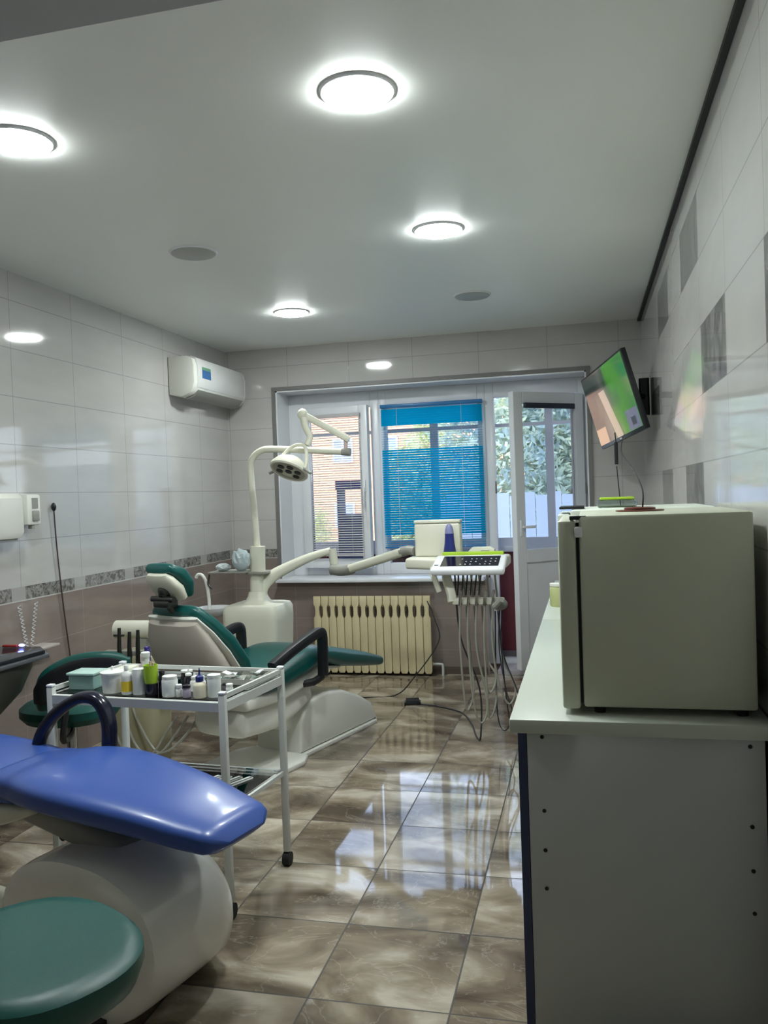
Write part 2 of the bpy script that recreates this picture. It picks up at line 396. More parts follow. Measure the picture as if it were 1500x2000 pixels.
# leaf, swung open into the room about the right jamb
LW = .66
leaf = obj('door_leaf', nb(), UPVC, door)
b = nb()
for (x0, x1, z0, z1) in ((0, .085, 0, 2.08), (LW - .085, LW, 0, 2.08), (.085, LW - .085, 0, .12), (.085, LW - .085, 1.99, 2.08), (.085, LW - .085, .80, .90)):
    box(b, -x1, -x0, -.06, 0, z0, z1, .006)
box(b, -LW + .085, -.085, -.045, -.015, .12, .80)
bm_to = leaf.data; bmesh.ops.recalc_face_normals(b, faces=b.faces[:]); b.to_mesh(bm_to); b.free()
leaf.location = (-.035, WY - .01, .075); leaf.rotation_euler = (0, 0, R(40))
obj('door_pane', box(nb(), -LW + .085, -.085, -.033, -.028, .90, 1.99), GLASS, leaf)
obj('door_handle', box(box(nb(), -LW + .03, -LW + .055, -.068, -.061, 1.0, 1.12, .003), -LW + .034, -LW + .15, -.095, -.08, 1.06, 1.08, .005), UPVC, leaf)
obj('hinge', cyl(nb(), (.008, -.05, 1.30), (.008, -.05, 1.39), .008), GREYP, leaf)
obj('rolled_blind', box(box(nb(), -LW + .09, -.10, -.085, -.061, 1.955, 1.995, .006), -LW + .10, -.30, -.088, -.070, 1.967, 1.983, .004), mat('dark_blue_blind', S(44, 50, 66), .5), leaf)

# ------------------------------------------------------------------ balcony and outdoors
b = nb(); box(b, -3.3, 1.1, 7.0, 7.9, -.10, -.02); struct('floor_balcony', b, mat('balcony_floor', S(120, 116, 112), .6))
struct('ceiling_balcony', box(nb(), -3.3, 1.1, 6.9, 7.9, 2.50, 2.6), BALC)
struct('wall_balcony_right', box(nb(), 1.1, 1.2, 6.9, 7.9, -.1, 2.6), BALC)
b = nb(); box(b, -3.4, -3.3, 6.9, 7.9, -.1, 2.6); struct('wall_balcony_left', b, BALC)
pr = thing('balcony_parapet', 'dark red panelled balcony parapet seen below the window rail through the door gap', 'parapet', (0, 0, 0))
b = nb(); box(b, -3.295, 1.095, 7.55, 7.60, -.02, .88)
for i in range(15): box(b, -3.3 + i * .3, -3.29 + i * .3, 7.540, 7.55, -.02, .88)
obj('panel', b, REDP, pr)
obj('sill', box(nb(), -3.295, 1.095, 7.42, 7.60, .88, .93, .006), UPVC, pr)
bw = thing('window_2', '', '', (0, 0, 0)); del bw['label']; del bw['category']; bw['kind'] = 'structure'
b = nb(); box(b, -3.3, 1.1, 7.50, 7.56, .93, 1.0); box(b, -3.3, 1.1, 7.50, 7.56, 2.36, 2.5); box(b, -3.3, 1.1, 7.505, 7.555, 1.99, 2.02)
for x in (-3.3, -2.62, -1.36, -.33, .40, 1.06): box(b, x, x + .07, 7.50, 7.56, 1.0, 2.36)
obj('window_frame', b, UPVC, bw)
for i, (x0, x1) in enumerate(((-3.23, -2.62), (-2.55, -1.36), (-1.29, -.33), (-.26, .40), (.47, 1.06))): obj('pane', box(nb(), x0, x1, 7.53, 7.535, 1.0, 2.36), GLASS, bw)
rk = thing('clothes_rack', 'purple topped stand on the balcony behind the left window', 'rack', (-2.02, 7.22, -.02))
b = nb()
for sx_ in (-.12, .12): box(b, sx_ - .01, sx_ + .01, -.1, .1, 0, 1.50)
obj('frame', b, BLUEG, rk); obj('top_rail', box(nb(), -.14, .14, -.11, .11, 1.50, 1.58, .005), PURPLE, rk)
obj('storage_box', box(nb(), -.11, .108, -.1, .1, .86, 1.28, .01), BLUEG, rk)
# apartment building
BRK = NT('orange_brick'); src, X, Y, Z = BRK.pos()
bt = BRK.n('ShaderNodeTexBrick'); mp = BRK.n('ShaderNodeCombineXYZ'); BRK.put(mp.inputs[0], X); BRK.put(mp.inputs[1], Z); BRK.put(bt.inputs['Vector'], mp.outputs[0])
bt.inputs['Color1'].default_value = S(220, 148, 110); bt.inputs['Color2'].default_value = S(228, 162, 126); bt.inputs['Mortar'].default_value = S(232, 190, 170); bt.inputs['Scale'].default_value = 3.0
BRK.put(BRK.b.inputs['Base Color'], bt.outputs[0]); BRK.b.inputs['Roughness'].default_value = .9; BRK = BRK.m
bld = thing('apartment_building', 'orange brick apartment building with white framed windows seen beyond the balcony', 'building', (0, 40, -3))
obj('wall', box(nb(), -30, 6.0, 0, 10, 0, 15), BRK, bld)
PANE2 = mat('far_window_glass', S(170, 180, 205), .15, var=.1)
for fz in (2.9, 6.1, 9.3):
    for wx in (-21.6, -18.3, -15.0, -12.2, -9.9, -7.2, -5.3, -3.1, -.4):
        f_ = obj('window', rect_frame(nb(), wx, wx + 1.05, fz, fz + 1.2, -.06, .0, .1), UPVC, bld)
        box_ = obj('pane', box(nb(), wx + .1, wx + .95, -.03, -.0, fz + .1, fz + 1.1), PANE2, f_)
        obj('glazing_bar', box(nb(), wx + .48, wx + .56, -.055, -.031, fz + .1, fz + 1.1), UPVC, f_)
g = obj('ground', box(nb(), -40, 40, 8.2, 60, -3.1, -3.0), mat('street_ground', S(170, 168, 160), .9)); g['kind'] = 'structure'
def leaf_mat(name, c1, c2):
    k = NT(name); src = k.n('ShaderNodeTexCoord').outputs['Object']
    c = k.mix(k.ramp(k.noise(src, 2.0, 3), (.35, (0, 0, 0)), (.65, (1, 1, 1))), c1, c2)
    d = k.n('ShaderNodeBsdfDiffuse'); k.put(d.inputs[0], c); tl_ = k.n('ShaderNodeBsdfTranslucent'); k.put(tl_.inputs[0], c); mx = k.n('ShaderNodeMixShader'); mx.inputs[0].default_value = .6
    k.t.links.new(d.outputs[0], mx.inputs[1]); k.t.links.new(tl_.outputs[0], mx.inputs[2]); k.t.links.new(mx.outputs[0], k.out.inputs[0]); return k.m
LF = [leaf_mat('silver_green_leaf', S(150, 168, 170), S(200, 208, 176)), leaf_mat('yellow_green_leaf', S(178, 186, 120), S(232, 226, 190)), leaf_mat('grey_green_leaf', S(150, 164, 178), S(190, 200, 204))]
BARK = mat('bark', S(90, 76, 64), .9)
def tree(name, label, cat, x, y, z0, h, rx, rz_, lm, n=7000, trunk=True, gp=None):
    t = thing(name, label, cat, (x, y, z0), 0, gp); b = nb(); rnd = random.Random(int(x * 31 + y * 7))
    bl = [(rnd.uniform(-.6, .6) * rx, rnd.uniform(-.6, .6) * rx, h - rz_ + rnd.uniform(-.6, .6) * rz_, rnd.uniform(.4, .6)) for _ in range(9)]
    for i in range(n):
        cx, cy, cz, rr = rnd.choice(bl)
        d = Vector((rnd.gauss(0, 1), rnd.gauss(0, 1), rnd.gauss(0, 1))).normalized() * rnd.uniform(.6, 1)
        p = Vector((cx + d.x * rx * rr, cy + d.y * rx * rr, cz + d.z * rz_ * rr))
        u = Vector((rnd.gauss(0, 1), rnd.gauss(0, 1), rnd.gauss(0, 1))).normalized(); v = u.orthogonal().normalized(); s_ = rnd.uniform(.03, .065)
        b.faces.new([b.verts.new(p + q) for q in (u * s_ * 1.6, v * s_ * .6, -u * s_ * 1.6, -v * s_ * .6)])
    o = obj('foliage', b, lm, t)
    b = nb(); tube(b, [(0, 0, 0), (.05, 0, h * .4), (0, 0, h - rz_)], .12, 8, 4, r2=.05)
    for k in range(4): tube(b, [(0, 0, h * .45), (rnd.uniform(-.7, .7) * rx * .6, rnd.uniform(-.5, .5) * rx * .6, h - rz_ * rnd.uniform(.6, 1.2))], .045, 6, 0, r2=.015)
    obj('trunk', b, BARK, t)
tree('tree', 'tall silvery green tree seen through the glass of the open door leaf', 'tree', -.4, 13.5, -3, 7.2, 1.9, 2.4, LF[0], 15000)
tree('tree', 'yellow green tree seen behind the white balcony mullion', 'tree', -3.2, 17.0, -3, 6.0, 1.1, 2.0, LF[1], 10000)
tree('tree', 'hazy grey green tree seen through the right edge of the door', 'tree', 1.6, 17.5, -3, 9.0, 2.4, 3.4, LF[2], 16000)
tree('bush', 'pale bush in front of the brick building through the left window', 'bush', -8.2, 22.0, -3, 4.6, 1.8, 1.6, LF[1], 10000)
tree('bush', 'silvery bush in front of the brick building behind the blue blind', 'bush', -4.0, 23.0, -3, 4.3, 1.6, 1.5, LF[0], 9000)
fe = thing('street_fence', 'pale grey board fence below the trees outside', 'fence', (1, 11.2, -3)); b = nb()
for i in range(30): box(b, -3.0 + i * .17, -2.84 + i * .17, -.02, .02, 0, 4.35 + .04 * (i % 2))
obj('boards', b, mat('pale_boards', S(128, 140, 158), .8), fe)

# ------------------------------------------------------------------ ceiling lamps
def ceil_light(x, y, on, label):
    t = thing('ceiling_light', label, 'ceiling light', (x, y, ZC), 0, 'round ceiling lights')
    obj('frame', lathe(nb(), [(.1084, -.0005), (.118, -.0005), (.115, -.006), (.111, -.0085), (.1084, -.0085)], N=40), UPVC, t)
    obj('diffuser', lathe(nb(), [(.001, -.003), (.1076, -.003), (.1080, -.0105), (.104, -.0135), (.001, -.0145)], N=40), LEDON if on else LEDOFF, t)
ceil_light(-.637, 2.48, True, 'largest lit round ceiling light, nearest above the room middle')
ceil_light(-.629, 3.88, True, 'lit round ceiling light second in the row toward the window')
ceil_light(-1.85, 5.25, True, 'small far lit round ceiling light near the air conditioner')
ceil_light(-1.81, 2.46, True, 'lit round ceiling light cut by the left picture edge')
ceil_light(-1.84, 3.81, False, 'unlit round ceiling light over the left side of the room')
ceil_light(-.65, 5.23, False, 'unlit round ceiling light near the window on the right')

# ------------------------------------------------------------------ air conditioner
ac = thing('air_conditioner', 'white wall mounted split air conditioner with blue energy sticker', 'air conditioner', (XL, 5.45, 2.17))
prof = [(.002, .02), (.002, .29), (.15, .29), (.19, .27), (.205, .22), (.205, .10), (.19, .05), (.16, .02), (.10, .0)]
obj('casing', prism(nb(), prof, 0, .93, 'xz', .012), WHITE, ac)
obj('front_panel', prism(nb(), [(.20, .07), (.21, .10), (.211, .225), (.197, .278), (.16, .296), (.15, .292), (.19, .27), (.20, .22)], .05, .88, 'xz', .002), mat('panel_plastic', S(222, 222, 220), .2), ac)
obj('air_flap', prism(nb(), [(.10, -.002), (.165, .016), (.198, .052), (.203, .05), (.168, .008), (.105, -.01)], .07, .86, 'xz'), GREYP, ac)
obj('energy_sticker', box(nb(), .2115, .2125, .12, .26, .14, .20), LABELB, ac)
obj('sticker_top', box(nb(), .2105, .2120, .12, .26, .20, .222), mat('green_label', S(110, 160, 130), .4), ac)

# ------------------------------------------------------------------ television
tv = thing('television', 'black flat television tilted down on a bracket by the right wall', 'television')
yaw, tilt, roll, TW, TH = .297, .25, .09, .871, .505
n_ = Vector((-math.cos(yaw) * math.cos(tilt), -math.sin(yaw) * math.cos(tilt), -math.sin(tilt))); r_ = Vector((math.sin(yaw), -math.cos(yaw), 0)); u_ = r_.cross(-n_)
if u_.z < 0: u_ = -u_
r_, u_ = r_ * math.cos(roll) + u_ * math.sin(roll), u_ * math.cos(roll) - r_ * math.sin(roll)
TM = Matrix(((r_.x, -n_.x, u_.x, .172), (r_.y, -n_.y, u_.y, 5.6), (r_.z, -n_.z, u_.z, 1.963), (0, 0, 0, 1)))
tv.matrix_world = TM      # local x = picture right, y = away from viewer, z = up
obj('casing', box(box(nb(), -TW / 2, TW / 2, 0, .035, -TH / 2, TH / 2, .006), -.25, .25, .035, .065, -.18, .14, .01), BLACK, tv)
k = NT('tv_picture_reflections'); src, X, Y, Z = k.pos(True)
gx = k.noise(src, 2.6, 3, .5, .6)
grad = k.f('ADD', k.f('MULTIPLY', X, 1.5), k.f('MULTIPLY', Z, .2))
c = k.ramp(k.f('ADD', gx, grad), (.15, S(52, 74, 66)), (.40, S(120, 130, 116)), (.52, S(70, 110, 70)), (.7, S(72, 150, 40)), (1, S(60, 130, 50)))
top = k.f('MULTIPLY', k.f('GREATER_THAN', Z, .10), k.f('LESS_THAN', X, .02)); c = k.mix(k.f('MULTIPLY', top, .6), c, S(58, 60, 62))
dg = k.f('ADD', X, k.f('MULTIPLY', Z, .35))
band_ = k.f('MULTIPLY', k.f('MULTIPLY', k.f('GREATER_THAN', dg, -.13), k.f('LESS_THAN', dg, -.01)), k.f('LESS_THAN', Z, .10))
c = k.mix(k.f('MULTIPLY', band_, .7), c, S(222, 206, 184))  # pale streak: reflection painted into the glowing screen picture
c = k.mix(k.f('MULTIPLY', k.box(X, -.45, -.22, Z, -.25, -.12), .8), c, S(230, 196, 160))  # peach patch, likewise a reflection put into the picture colour
c = k.mix(k.box(X, .20, .41, Z, -.225, -.10), c, S(112, 118, 140))
c = k.mix(k.box(X, .27, .35, Z, -.20, -.15), c, S(52, 60, 72))
k.put(k.b.inputs['Base Color'], (.01, .01, .01, 1)); k.put(k.b.inputs['Emission Color'], c); k.b.inputs['Emission Strength'].default_value = .22; k.b.inputs['Roughness'].default_value = .12
obj('screen', box(nb(), -TW / 2 + .014, TW / 2 - .014, -.001, 0.004, -TH / 2 + .024, TH / 2 - .014), k.m, tv)
obj('power_light', box(nb(), -.02, .02, -.003, -.0005, -TH / 2 + .006, -TH / 2 + .016, .001), mat('silver_badge', S(200, 200, 200), .3), tv)
Ti = TM.inverted()
def wl(p): return Ti @ Vector(p)
b = nb(); tube(b, [wl((.40, 5.72, 2.0)), wl((.34, 5.66, 2.0)), wl((.22, 5.60, 1.97))], .022, 8, 3); obj('bracket_arm', b, BLACK, tv)
obj('wall_plate', tube(nb(), [wl((.392, 5.72, 1.88)), wl((.392, 5.72, 2.12))], .034, 8, 0, 4), BLACK, tv)
b = nb(); tube(b, [wl((.19, 5.44, 1.76)), wl((.195, 5.44, 1.70))], .004, 6, 0); tube(b, [wl((.195, 5.44, 1.70)), wl((.195, 5.44, 1.56))], .012, 8, 0)
obj('power_adapter', b, BLACK, tv)

# ------------------------------------------------------------------ counter, fridge and things on it
CZ = .83
ct = thing('worktop', 'long white worktop along the right wall with a joint near its middle', 'worktop', (0, 0, 0))
obj('top', box(nb(), -.209, XR - .003, 2.155, 3.845, CZ - .036, CZ, .003), LAM, ct)
obj('top', box(nb(), -.209, XR - .003, 3.848, 5.5, CZ - .036, CZ, .003), LAM, ct)
for i, (y0, y1) in enumerate(((2.172, 3.28), (3.29, 4.38), (4.39, 5.48))):
    cb_ = thing('base_cabinet', ('grey white cabinet with screw dotted side panel nearest the camera under the worktop', 'middle base cabinet under the white worktop', 'farthest base cabinet under the worktop near the open door')[i], 'cabinet', (0, y0, 0))
    obj('side_panel', box(nb(), -.167, XR - .024, 0, .018, 0.0, CZ - .038, .001), LAMG, cb_)
    obj('carcass', box(nb(), -.162, XR - .024, .02, y1 - y0, .08, CZ - .043), LAMG, cb_)
    if i == 0: obj('edge_strip', box(nb(), -.190, -.1685, 0, .018, 0.0, CZ - .038), LAMB, cb_)
    for k_, (a, c_) in enumerate(((.02, .53), (.535, y1 - y0))):
        d_ = obj('door', box(nb(), -.184, -.166, a, c_, .09, CZ - .043, .002), LAMB, cb_); obj('handle', box(nb(), -.205, -.19, a + .2, a + .32, .68, .692, .003), CHROME, d_)
    if i == 0:
        for j, (sx_, zs) in enumerate([(-.128, z) for z in (.782, .59, .487, .387)] + [(.372, z) for z in (.775, .577, .468, .363)]):
            obj('screw', cyl(nb(), (sx_, -.0015, zs), (sx_, .002, zs), .0052, N=10), DARK, cb_)
fr = thing('fridge', 'off white compact fridge standing on the worktop near the camera', 'fridge', (0, 2.216, CZ))
obj('body', box(nb(), -.020, .402, 0, .48, .020, .519, .008), FRIDGE, fr)
obj('door', box(nb(), -.074, -.028, .002, .478, .014, .507, .008), FRIDGE, fr)
obj('door_seal', box(nb(), -.0282, -.0205, .012, .468, .03, .50), DARK, fr)
obj('hinge_cover', box(nb(), -.043, .0, .002, .03, .508, .518, .002), BLACK, fr)
obj('top_hinge', box(nb(), -.032, -.012, -.003, .03, .462, .490, .004), UPVC, fr)
for px_ in (.02, .37):
    for py_ in (.04, .44): obj('foot', cyl(nb(), (px_, py_, 0), (px_, py_, .021), .015, N=12), DARK, fr)
ap = thing('sterilizer_cabinet', 'white box appliance standing on the worktop behind the fridge', 'appliance', (0, 2.80, CZ))
obj('body', box(nb(), -.05, .40, 0, .45, .01, .519, .01), mat('appliance_white', S(212, 220, 208), .35), ap)
obj('door', box(nb(), -.094, -.052, .01, .44, .02, .505, .008), mat('appliance_door', S(205, 214, 206), .3), ap)
for x_ in (-.02, .36):
    for y_ in (.04, .40): obj('foot', box(nb(), x_, x_ + .03, y_, y_ + .03, 0, .012), DARK, ap)
tag(obj('black_tray', box(nb(), -.088, -.005, 2.87, 3.04, CZ + .520, CZ + .529, .003), BLACK), 'small flat black tray on top of the white appliance behind the fridge', 'tray')
bx = thing('food_container', 'clear plastic container with lime green lid behind the fridge top', 'container', (.10, 2.97, CZ + .520))
obj('tub', box(nb(), -.062, .071, 0, .115, 0, .025, .008), CLEAR, bx); obj('lid', box(nb(), -.052, .062, .005, .11, .026, .034, .003), LIME, bx)
an = thing('indoor_antenna', 'flat brown base with thin upright cable on the fridge top', 'antenna', (.148, 2.47, CZ + .5195))
obj('base', lathe(lathe(nb(), [(.066, 0), (.066, .003), (.043, .004)], N=30), [(.043, .004), (.043, .009), (.038, .011), (.001, .011)], N=30), BROWN, an)
obj('cable', tube(nb(), [(.008, 0, .010), (.010, .02, .06), (.003, .3, .12), (.02, 1.6, .24), (.10, 3.05, .40)], .0022, 6), DARK, an)
tag(obj('power_cable', tube(nb(), [(.195, 5.44, 1.55), (.205, 5.43, 1.4), (.218, 5.42, 1.2), (.23, 5.40, .95), (.235, 5.38, CZ + .004)], .003, 6), DARK), 'thin black cable dropping from the television adapter to the worktop', 'cable')
jr = thing('storage_jar', 'small pale green jar on the worktop beyond the fridge', 'jar', (-.150, 4.28, CZ))
obj('jar_body', lathe(nb(), [(.037, 0), (.041, .01), (.041, .09), (.037, .102)]), mat('pale_green_plastic', S(190, 196, 140), .4), jr); obj('lid', lathe(nb(), [(.040, .1025), (.040, .115), (.01, .118)]), WHITE, jr)

# ------------------------------------------------------------------ radiator
rd = thing('radiator', 'cream sectional radiator mounted under the window sill', 'radiator', (-2.145, YB - .10, .0))
nS = 15; pw = .0635
for i in range(nS):
    x0 = i * pw + .002; x1 = (i + 1) * pw - .002; xm = (x0 + x1) / 2; h = (x1 - x0) / 2
    poly = [(x0, .63), (x0, .565), (xm - h * .62, .545), (xm - h * .55, .51), (xm - h * .62, .475), (x0, .455), (x0, .04), (x0 + .01, .02), (x1 - .01, .02), (x1, .04), (x1, .455), (xm + h * .62, .475), (xm + h * .55, .51), (xm + h * .62, .545), (x1, .565), (x1, .63)]
    b = prism(nb(), poly, -.012, .004, 'xz', .004); box(b, xm - .008, xm + .008, .004, .055, .05, .60); 
    obj('section', b, RADC, rd)
b = nb(); cyl(b, (.005, .03, .56), (nS * pw - .005, .03, .56), .022, N=12); cyl(b, (.005, .03, .09), (nS * pw - .005, .03, .09), .022, N=12); obj('manifold', b, RADC, rd)
b = nb(); tube(b, [(nS * pw - .002, .03, .09), (nS * pw + .06, .03, .09), (nS * pw + .075, .03, .075), (nS * pw + .075, .03, 0.0)], .010, 10, 4); obj('pipe', b, PAINT, rd)
b = nb(); box(b, .2, .22, .055, .099, .5, .54); box(b, .72, .74, .055, .099, .5, .54); obj('wall_bracket', b, RADC, rd)

# ------------------------------------------------------------------ green dental chair
CH = thing('dental_chair', 'green dental chair reclined in front of the window with white shell back', 'dental chair', (-1.72, 4.24, 0), -.30)
obj('base_plate', prism(nb(), [(-.20, -.58), (.20, -.58), (.24, -.5), (.24, .0), (.19, .10), (-.19, .10), (-.24, 0), (-.24, -.5)], 0, .028, 'xy', .008), WHITE, CH)
b = prism(nb(), [(.10, .022), (.105, .18), (.14, .25), (.21, .298), (.34, .312), (.52, .285), (.70, .215), (.84, .135), (.90, .03), (.905, .022)], -.17, .15, 'yz', .022, 3)
obj('base_cover', b, WHITE, CH)
obj('base_lip', prism(nb(), [(-.185, .005), (.165, .005), (.165, .86), (.12, .93), (-.14, .93), (-.185, .86)], .0, .022, 'xy', .004), WHITE, CH)
obj('lift_arm', pad(nb(), [(.30, .14, .085, .055), (.10, .20, .09, .06), (-.12, .31, .09, .05)], 3), WHITE, CH)
obj('seat_housing', pad(nb(), [(-.36, .30, .17, .075), (-.1, .31, .19, .09), (.16, .355, .17, .07)], 5, rnd=.6), WHITE, CH)
obj('seat_pan', pad(nb(), [(-.38, .405, .20, .036), (-.1, .41, .22, .04), (.22, .455, .20, .03)], 6, rnd=.5), WHITE, CH)
obj('seat_cushion', pad(nb(), [(-.36, .50, .22, .055), (-.2, .485, .25, .055), (.0, .515, .25, .06), (.16, .545, .245, .06), (.30, .535, .23, .052), (.50, .482, .212, .056), (.75, .425, .188, .050), (.97, .372, .158, .036)], 3.4), TEAL, CH)
obj('leg_pan', pad(nb(), [(.26, .465, .17, .02), (.5, .425, .15, .012)], 4), WHITE, CH)
def rot_back(o, y, z, ang):  # frame leaning back about (y, z)
    o.location = (0, y, z); o.rotation_euler = (ang, 0, 0)
BK = R(-34)
# back frame: local y = normal (front positive), local z up along the back
def back_part(name, secs, m, ex=3.2, N=28, lab=None):
    b = nb(); X = Vector((1, 0, 0)); Yv = Vector((0, 1, 0)); L = []
    for (z, y, hx, hy) in secs: L.append((Vector((0, y, z)), X, Yv, hx, hy, ex))
    rings(b, L, N); o = obj(name, b, m, CH); return o
HB = (-.36, .50)
def taper(secs):
    out = [(secs[0][0] - .022, secs[0][1], secs[0][2] * .75, secs[0][3] * .25), (secs[0][0] - .012, secs[0][1], secs[0][2] * .93, secs[0][3] * .72)] + list(secs) + [(secs[-1][0] + .012, secs[-1][1], secs[-1][2] * .93, secs[-1][3] * .72), (secs[-1][0] + .022, secs[-1][1], secs[-1][2] * .75, secs[-1][3] * .25)]
    return out
cush = back_part('back_cushion', taper([(.04, .01, .22, .045), (.15, .015, .245, .05), (.30, .015, .235, .045), (.42, .0, .20, .04), (.50, -.01, .15, .035)]), TEAL)
rot_back(cush, *HB, -BK)
shell = back_part('back_shell', [(.02, -.06, .17, .02), (.0, -.07, .18, .03), (.03, -.085, .205, .045), (.14, -.095, .235, .058), (.28, -.09, .225, .055), (.40, -.075, .19, .045), (.47, -.062, .155, .03), (.475, -.06, .14, .02)], SHELLG, 2.8)
rot_back(shell, *HB, -BK)
rim = back_part('shell_rim', [(.03, -.045, .222, .012), (.14, -.042, .252, .012), (.28, -.042, .242, .012), (.40, -.045, .208, .012), (.49, -.05, .16, .012)], WHITE, 3)
rot_back(rim, *HB, -BK)
hr = thing('headrest_mount', '', ''); del hr['label']; del hr['category']; hr.parent = CH
bpy.data.objects.remove(hr)
b = nb(); tube(b, [(0, -.62, .86), (0, -.68, .93), (0, -.73, 1.0)], .022, 8, 3, 3); box(b, -.05, .05, -.75, -.68, .93, .965, .01); sphere(b, Vector((0, -.715, 1.01)), .035); cyl(b, (-.07, -.73, .97), (.07, -.73, .97), .014)
obj('headrest_joint', b, STEELD, CH)
HH = (-.70, 1.045)
hc = nb(); X = Vector((1, 0, 0)); L = []
for (z, y, hx, hy) in taper([(-.085, .02, .095, .03), (-.04, .038, .108, .038), (.03, .036, .108, .038), (.08, .016, .09, .03)]): L.append((Vector((0, y, z)), X, Vector((0, 1, 0)), hx, hy, 3))
rings(hc, L, 28); o = obj('headrest_cushion', hc, TEAL, CH); rot_back(o, HH[0], HH[1], R(40))
hc = nb(); L = []
for (z, y, hx, hy) in [(-.09, -.016, .06, .012), (-.08, -.018, .085, .022), (-.02, -.016, .098, .03), (.05, -.022, .085, .024), (.075, -.020, .06, .012)]: L.append((Vector((0, y, z)), X, Vector((0, 1, 0)), hx, hy, 3))
rings(hc, L, 28); o = obj('headrest_shell', hc, CREAMP, CH); rot_back(o, HH[0], HH[1], R(40))
for s_ in (1, -1):
    b = nb(); xx = .285 * s_
    tube(b, [(xx, -.30, .585), (xx, -.15, .635), (xx, .0, .675), (xx, .10, .695), (xx, .135, .68), (xx, .14, .60), (xx, .135, .46)], .025, 10, 5, 3.5, flat=1.1)
    tube(b, [(xx, .135, .46), (xx * .88, .10, .43), (xx * .70, .06, .42)], .02, 8, 4)
    obj('armrest', b, BLACK, CH)

# ------------------------------------------------------------------ dental unit: cuspidor box, column, lamp, delivery arm, console
DU = thing('dental_unit', 'cream dental unit column with lamp arm and instrument console beside the green chair', 'dental unit', (-2.07, 5.02, 0))
def L(x, y, z): return (x + 2.07, y - 5.02, z)
b = nb(); X = Vector((1, 0, 0)); Yv = Vector((0, 1, 0))
rings(b, [(Vector((0, 0, z)), X, Yv, hx, hy, 8) for z, hx, hy in ((0, .15, .15), (.03, .16, .16), (.30, .172, .17), (.66, .188, .18), (.725, .186, .178), (.75, .175, .165), (.757, .15, .14))], 40)
obj('unit_cabinet', b, CREAMP, DU)
obj('cabinet_shoulder', rings(nb(), [(Vector((0, 0, z)), X, Yv, hx, hy, 3) for z, hx, hy in ((.755, .10, .09), (.775, .075, .07), (.80, .06, .06), (.83, .052, .055))], 24), CREAMP, DU)
obj('column', tube(nb(), [L(-2.07, 5.02, .78), L(-2.06, 5.02, 1.12)], .046, 16, 0, 3), CREAMP, DU)
obj('lamp_pole', tube(nb(), [L(-2.065, 5.03, 1.10), L(-2.085, 5.04, 1.4), L(-2.10, 5.05, 1.60), L(-2.085, 5.05, 1.685), L(-2.02, 5.05, 1.735), L(-1.93, 5.05, 1.74), L(-1.7, 5.05, 1.722), L(-1.45, 5.05, 1.70)], .0215, 14, 6), CREAMP, DU)
obj('pole_end', cyl(nb(), L(-1.48, 5.05, 1.702), L(-1.425, 5.05, 1.698), .0245), GREYP, DU)
obj('lamp_pivot', cyl(nb(), L(-1.455, 5.05, 1.70), L(-1.452, 5.05, 1.79), .012), PINK, DU)
b = nb(); tube(b, [L(-1.43, 5.05, 1.775), L(-1.56, 5.02, 1.855), L(-1.71, 4.99, 1.945)], .021, 12, 0, 3.5); obj('lamp_arm', b, CREAMP, DU)
b = nb(); tube(b, [L(-1.44, 5.049, 1.795), L(-1.58, 5.016, 1.88)], .012, 10, 0); obj('arm_spring_cover', b, PINK, DU)
obj('arm_knuckle', sphere(nb(), Vector(L(-1.71, 4.985, 1.945)), .033, (1, 1, 1.1)), CREAMP, DU)
obj('lamp_neck', tube(nb(), [L(-1.70, 4.975, 1.92), L(-1.685, 4.965, 1.86), L(-1.655, 4.95, 1.80), L(-1.67, 4.93, 1.745)], .025, 12, 5, r2=.018), CREAMP, DU)
# lamp head: face looks down-left toward camera
LH = Vector(L(-1.765, 4.86, 1.60)); fd = Vector((-.20, -.48, -.86)).normalized()
yk = nb(); lft = fd.cross(Vector((0, 0, 1))).normalized(); upv = lft.cross(fd).normalized()
if upv.z < 0: upv = -upv
tube(yk, [LH + lft * .125, LH + lft * .12 - fd * .05 + upv * .01, LH + lft * .07 - fd * .15, LH - fd * .18, LH - lft * .07 - fd * .15, LH - lft * .12 - fd * .05, LH - lft * .125], .011, 10, 5)
obj('lamp_yoke', yk, CREAMP, DU)
lhead = obj('lamp_head', lathe(nb(), [(.02, -.075), (.06, -.070), (.098, -.045), (.120, -.010), (.124, .012), (.116, .020), (.104, .016)], LH, 32, fd), CREAMP, DU)
obj('reflector_face', lathe(nb(), [(.105, .010), (.104, .017), (.001, .014)], LH, 32, fd), SHELLG, lhead)
for k_ in range(6):
    a = k_ * math.pi / 3 + .3; p = LH + fd * .017 + (lft * math.cos(a) + upv * math.sin(a)) * .062
    if k_ == 5: p = LH + fd * .017
    obj('bulb_lens', lathe(nb(), [(.021, -.002), (.022, .004), (.016, .006), (.001, .004)], p, 14, fd), BLACK, lhead)
b = nb(); tube(b, [LH + lft * .12, LH + lft * .16 + fd * .02], .011, 8, 0); tube(b, [LH - lft * .12, LH - lft * .19 + fd * .04], .011, 8, 0, r2=.008); obj('lamp_handle', b, GREYP, DU)
# cup filler and spittoon
b = nb(); tube(b, [L(-2.37, 4.93, .70), L(-2.37, 4.93, .80), L(-2.385, 4.93, .90), L(-2.41, 4.93, .945), L(-2.44, 4.93, .95), L(-2.455, 4.93, .93)], .011, 10, 5); obj('cup_filler', b, WHITE, DU)
b = lathe(nb(), [(.03, .68), (.09, .70), (.11, .73), (.115, .742), (.105, .742), (.08, .72), (.01, .71)], L(-2.33, 4.93, 0), 28); obj('spittoon_bowl', b, UPVC, DU)
